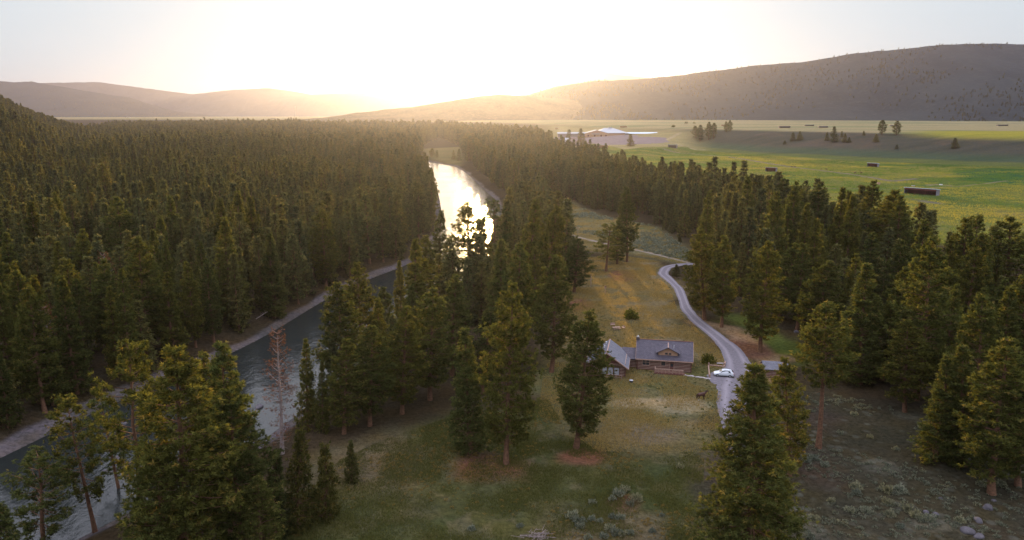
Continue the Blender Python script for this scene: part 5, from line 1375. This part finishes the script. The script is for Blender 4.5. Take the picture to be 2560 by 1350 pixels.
shed(1810, 315, 12, 3, 0, 'tiny brown shed behind the two thin terrace pines', 'tan', 'tan')
shed(1392, 322, 9, 2.5, 0, 'tiny pale shed on the plain left of the arena barn', 'tan', 'white_metal')
shed(1503, 371, 34, 8, 4, 'low shed with white roof edge half behind the treetops below the yard', 'tan', 'white_metal')
shed(320, 293.8, 9, 1.6, 0, 'tiny white farm building far away on the left plain', 'white', 'white_metal')
shed(682, 297.5, 14, 1.4, 0, 'long low dark building far away on the plain left of the radio mast', 'greywall', 'greywall')
# hay feeder, trough, white tank
for a, b, w, h, mt, nm, l, c in ((2196,461,7,5,'tan','hay_feeder','tan hay feeder standing in the green field','feeder'), (2283,466,7,2.5,'steel','water_trough','pale water trough near the long red shed','trough'), (2352,463,6,2.5,'white','water_tank','white tank on the bare patch in the green field','tank')):
    p = ground(a, b); d = depth(p) / F; x, z = w * d / 2, max(h * d, .7); o = empty(nm, p); tag(o, l, c)
    MB().box((-x, -.7, .15), (x, -.58, z)).box((-x, .58, .15), (x, .7, z)).box((-x, -.58, .15), (-x + .12, .58, z)).box((x - .12, -.58, .15), (x, .58, z)).box((-x + .12, -.58, .15), (x - .12, .58, .3)).build('basin', M[mt], o)
    for sx_ in (-.8, .8): MB().box((sx_ * x - .1, -.5, -.2), (sx_ * x + .1, .5, .15)).build('leg', M['steel'], o)

# ------------------------------------------------------------------ arena barn with stable wings
def barn():
    p = ground(1505, 341); d = depth(p); k = d / F
    r = empty('arena_barn', p, 0); tag(r, 'large riding arena barn with pale blue-white roof, brown front and two long wings', 'barn')
    X = lambda px: (px - 1505) * k
    H = lambda py: (341 - py) * k
    def gable(name, x0, x1, y0, y1, e, top, wm, rm, parts=('wall', 'roof'), ov=1.0, axis='y'):
        c = (x0 + x1) / 2
        MB().prism([(x0, -1.5), (x1, -1.5), (x1, e), (c, top - .4), (x0, e)], 'y', y0, y1).build(parts[0], M[wm], r)
        s = (top - e) / (c - x0)
        MB().slab([(x1 + ov, y0 - ov, e - s * ov + .3), (x1 + ov, y1 + ov, e - s * ov + .3), (c, y1 + ov, top + .3), (c, y0 - ov, top + .3)], .3).slab([(x0 - ov, y1 + ov, e - s * ov + .3), (x0 - ov, y0 - ov, e - s * ov + .3), (c, y0 - ov, top + .3), (c, y1 + ov, top + .3)], .3).build(parts[1], M[rm], r)
    gable('front', X(1462), X(1520), -6, 26, H(333.5), H(325.5), 'tan', 'white_metal', ('front_hall', 'front_roof'))
    # main hall: ridge across the view, broad pale roof towards us
    x0, x1 = X(1490), X(1562); e, t_ = H(333), H(321)
    MB().box((x0, 0, -1.5), (x1, 60, e)).build('hall', M['tan'], r)
    MB().slab([(x0 - 2, -1.5, e + .2), (x1 + 8, -1.5, e + .2), (X(1532) + 4, 30, t_), (X(1532) - 14, 30, t_)], .3).slab([(x1 + 8, 62, e + .2), (x0 - 2, 62, e + .2), (X(1532) - 14, 30, t_), (X(1532) + 4, 30, t_)], .3).slab([(x1 + 8, -1.5, e + .2), (x1 + 8, 62, e + .2), (X(1532) + 4, 30, t_)], .3).slab([(x0 - 2, 62, e + .2), (x0 - 2, -1.5, e + .2), (X(1532) - 14, 30, t_)], .3).build('hall_roof', M['white_metal'], r)
    MB().box((X(1530) - 4, 27, t_ - .2), (X(1530) + 3, 33, t_ + 1.4)).build('cupola', M['white_metal'], r)
    for a, b, y in ((1395, 1470, 6), (1560, 1644, 4)):
        MB().box((X(a), y, -1.5), (X(b), y + 14, H(334.5))).build('stable_wing', M['greywall'], r)
        MB().slab([(X(a) - 1, y - 1.5, H(334.5) + .3), (X(b) + 1, y - 1.5, H(334.5) + .3), (X(b) + 1, y + 7, H(331)), (X(a) - 1, y + 7, H(331))], .25).slab([(X(b) + 1, y + 15.5, H(334.5) + .3), (X(a) - 1, y + 15.5, H(334.5) + .3), (X(a) - 1, y + 7, H(331)), (X(b) + 1, y + 7, H(331))], .25).build('wing_roof', M['white_metal' if a < 1500 else 'blue_metal'], r)
    MB().box((X(1478), -9, H(335.5)), (X(1498), -6.4, H(334))).build('porch_roof', M['white_metal'], r)
    for a in (1468, 1484, 1500, 1512): MB().box((X(a), -6.25, 0), (X(a) + 3, -6.02, 3.2)).build('barn_door', M['plank'], r)
    for a in (1586, 1598, 1612, 1628): MB().box((X(a), 3.75, .4), (X(a) + 2.6, 3.98, 2.6)).build('stall_door', M['glass'], r)
barn()
def house(bx, by, wpx, hpx, label, roof, wall_, rp=.5, name='farmhouse', cat='house', ang=0):
    p = ground(bx, by); k = depth(p) / F; r = empty(name, p, R(ang)); tag(r, label, cat); x = wpx * k / 2; h = hpx * k; e = h * (1 - rp)
    MB().prism([(-x, -1), (x, -1), (x, e), (-x, e)], 'y', 0, x * 1.2).build('wall', M[wall_], r)
    MB().slab([(-x - .6, -.8, e), (x + .6, -.8, e), (x + .6, x * .6, h), (-x - .6, x * .6, h)], .2).slab([(x + .6, x * 1.2 + .8, e), (-x - .6, x * 1.2 + .8, e), (-x - .6, x * .6, h), (x + .6, x * .6, h)], .2).build('roof', M[roof], r)
    for s in (-.5, .35): MB().box((s * x - x * .12, -.06, e * .3), (s * x + x * .12, -.004, e * .8)).build('window', M['glass'], r)
    MB().box((-x * .06, -.07, -.2), (x * .12, -.004, e * .7)).build('door', M['plank'], r)
house(1411, 354, 20, 9, 'white-roofed building among treetops, larger of two left of the yard', 'white_metal', 'white', .6)
house(1391, 348, 8, 4, 'small white-roofed building left of the larger one by the yard', 'white_metal', 'white', .6)
house(868, 332, 10, 7, 'pale-roofed house showing through the forest canopy right of the mast', 'white_metal', 'white', .6)
# shed roof behind the foreground pine, and pale trailer under the right-hand pines
sp = ground(1938, 945); sh = empty('log_shed', sp, R(-10)); tag(sh, 'small log shed with blue-grey shingle roof behind the foreground pine', 'shed')
log_wall('wall', sh, (-2.4, 0), (2.4, 0), 0, 2.2); log_wall('wall', sh, (2.4, 0), (2.4, 3.6), 0, 2.2); log_wall('wall', sh, (-2.4, 3.6), (-2.4, 0), 0, 2.2)
MB().slab([(-2.9, -.6, 2.15), (2.9, -.6, 2.15), (2.9, 1.8, 3.5), (-2.9, 1.8, 3.5)], .14).slab([(2.9, 4.2, 2.15), (-2.9, 4.2, 2.15), (-2.9, 1.8, 3.5), (2.9, 1.8, 3.5)], .14).build('roof', M['shingle_pale'], sh)
MB().prism([(-.0, 2.2), (3.6, 2.2), (1.8, 3.35)], 'x', -2.42, -2.3).prism([(-.0, 2.2), (3.6, 2.2), (1.8, 3.35)], 'x', 2.3, 2.42).build('gable', M['plank'], sh)
tp = ground(2274, 686); tr = empty('camper_trailer', tp, R(5)); tag(tr, 'small white camper trailer under the pines at the field edge', 'trailer')
MB().box((-1.9, -1, .5), (1.9, 1, 2.4)).build('body', M['white'], tr, bevel=.35)
MB().box((-.9, -1.03, 1.3), (.2, -.99, 1.9)).build('window', M['glass'], tr); MB().box((.6, -1.03, .6), (1.2, -.99, 2.1)).build('door', M['alloy'], tr)
for s in (-.9, .9): MB().tube((0, s - .1, .33), (0, s + .1, .33), .33, n=16).build('wheel', M['rubber'], tr)
MB().tube((-1.9, 0, .6), (-3.0, 0, .5), .06).build('tow_bar', M['iron'], tr)
# brush pile at the bottom edge
bp_ = ground(1345, 1344); mb = MB().tube((-2.6, .4, .05), (2.6, -.3, .2), .09, .04, 6).tube((-1.5, -1.6, .05), (1.2, 1.7, .25), .08, .04, 6)
for _ in range(46):
    a = rng.random() * 6.28; l_ = rng.uniform(.8, 2.4); x, y = rng.normal(0, .8, 2); z = rng.uniform(.05, .35)
    mb.tube((x, y, z), (x + math.cos(a) * l_, y + math.sin(a) * l_ * .7, z + rng.uniform(-.15, .4)), .04, .015, 4, False)
o = mb.build('brush_pile', M['bark_grey'], None, loc=bp_); tag(o, 'heap of bleached dead branches on the grass at the bottom edge', 'brush pile')
# driftwood snags on the left bank
for a, b, l in ((640,800,'bleached fallen trunk on the far bank under the forest'), (70,915,'dead leaning branchy snag in front of the left bank forest')):
    p = ground(a, b); mb = MB().tube((0, 0, .3), (3.4, 1.2, 2.4), .16, .05, 6)
    for k in range(5): t_ = .3 + .13 * k; mb.tube((3.4 * t_, 1.2 * t_, .3 + 2.1 * t_), (3.4 * t_ + rng.normal(0, .6), 1.2 * t_, .3 + 2.1 * t_ + rng.uniform(.4, 1.1)), .05, .015, 4, False)
    tag(mb.build('dead_snag', M['bark_grey'], None, loc=p), l, 'dead tree')

# ------------------------------------------------------------------ haze over the whole valley
def haze(density, aniso, colour):
    m = bpy.data.materials.new('haze'); m.use_nodes = True; n = m.node_tree; n.nodes.clear()
    out = n.nodes.new('ShaderNodeOutputMaterial'); v = n.nodes.new('ShaderNodeVolumePrincipled')
    v.inputs['Density'].default_value = density; v.inputs['Anisotropy'].default_value = aniso; v.inputs['Color'].default_value = (*colour, 1)
    n.links.new(v.outputs[0], out.inputs['Volume'])
    o = MB().box((-16500, -16500, -9), (16500, 16500, 720)).build('haze', m); tag(o, kind='stuff', label='pale evening haze filling the valley air')
haze(4.3e-5, .77, (.315, .325, .49))
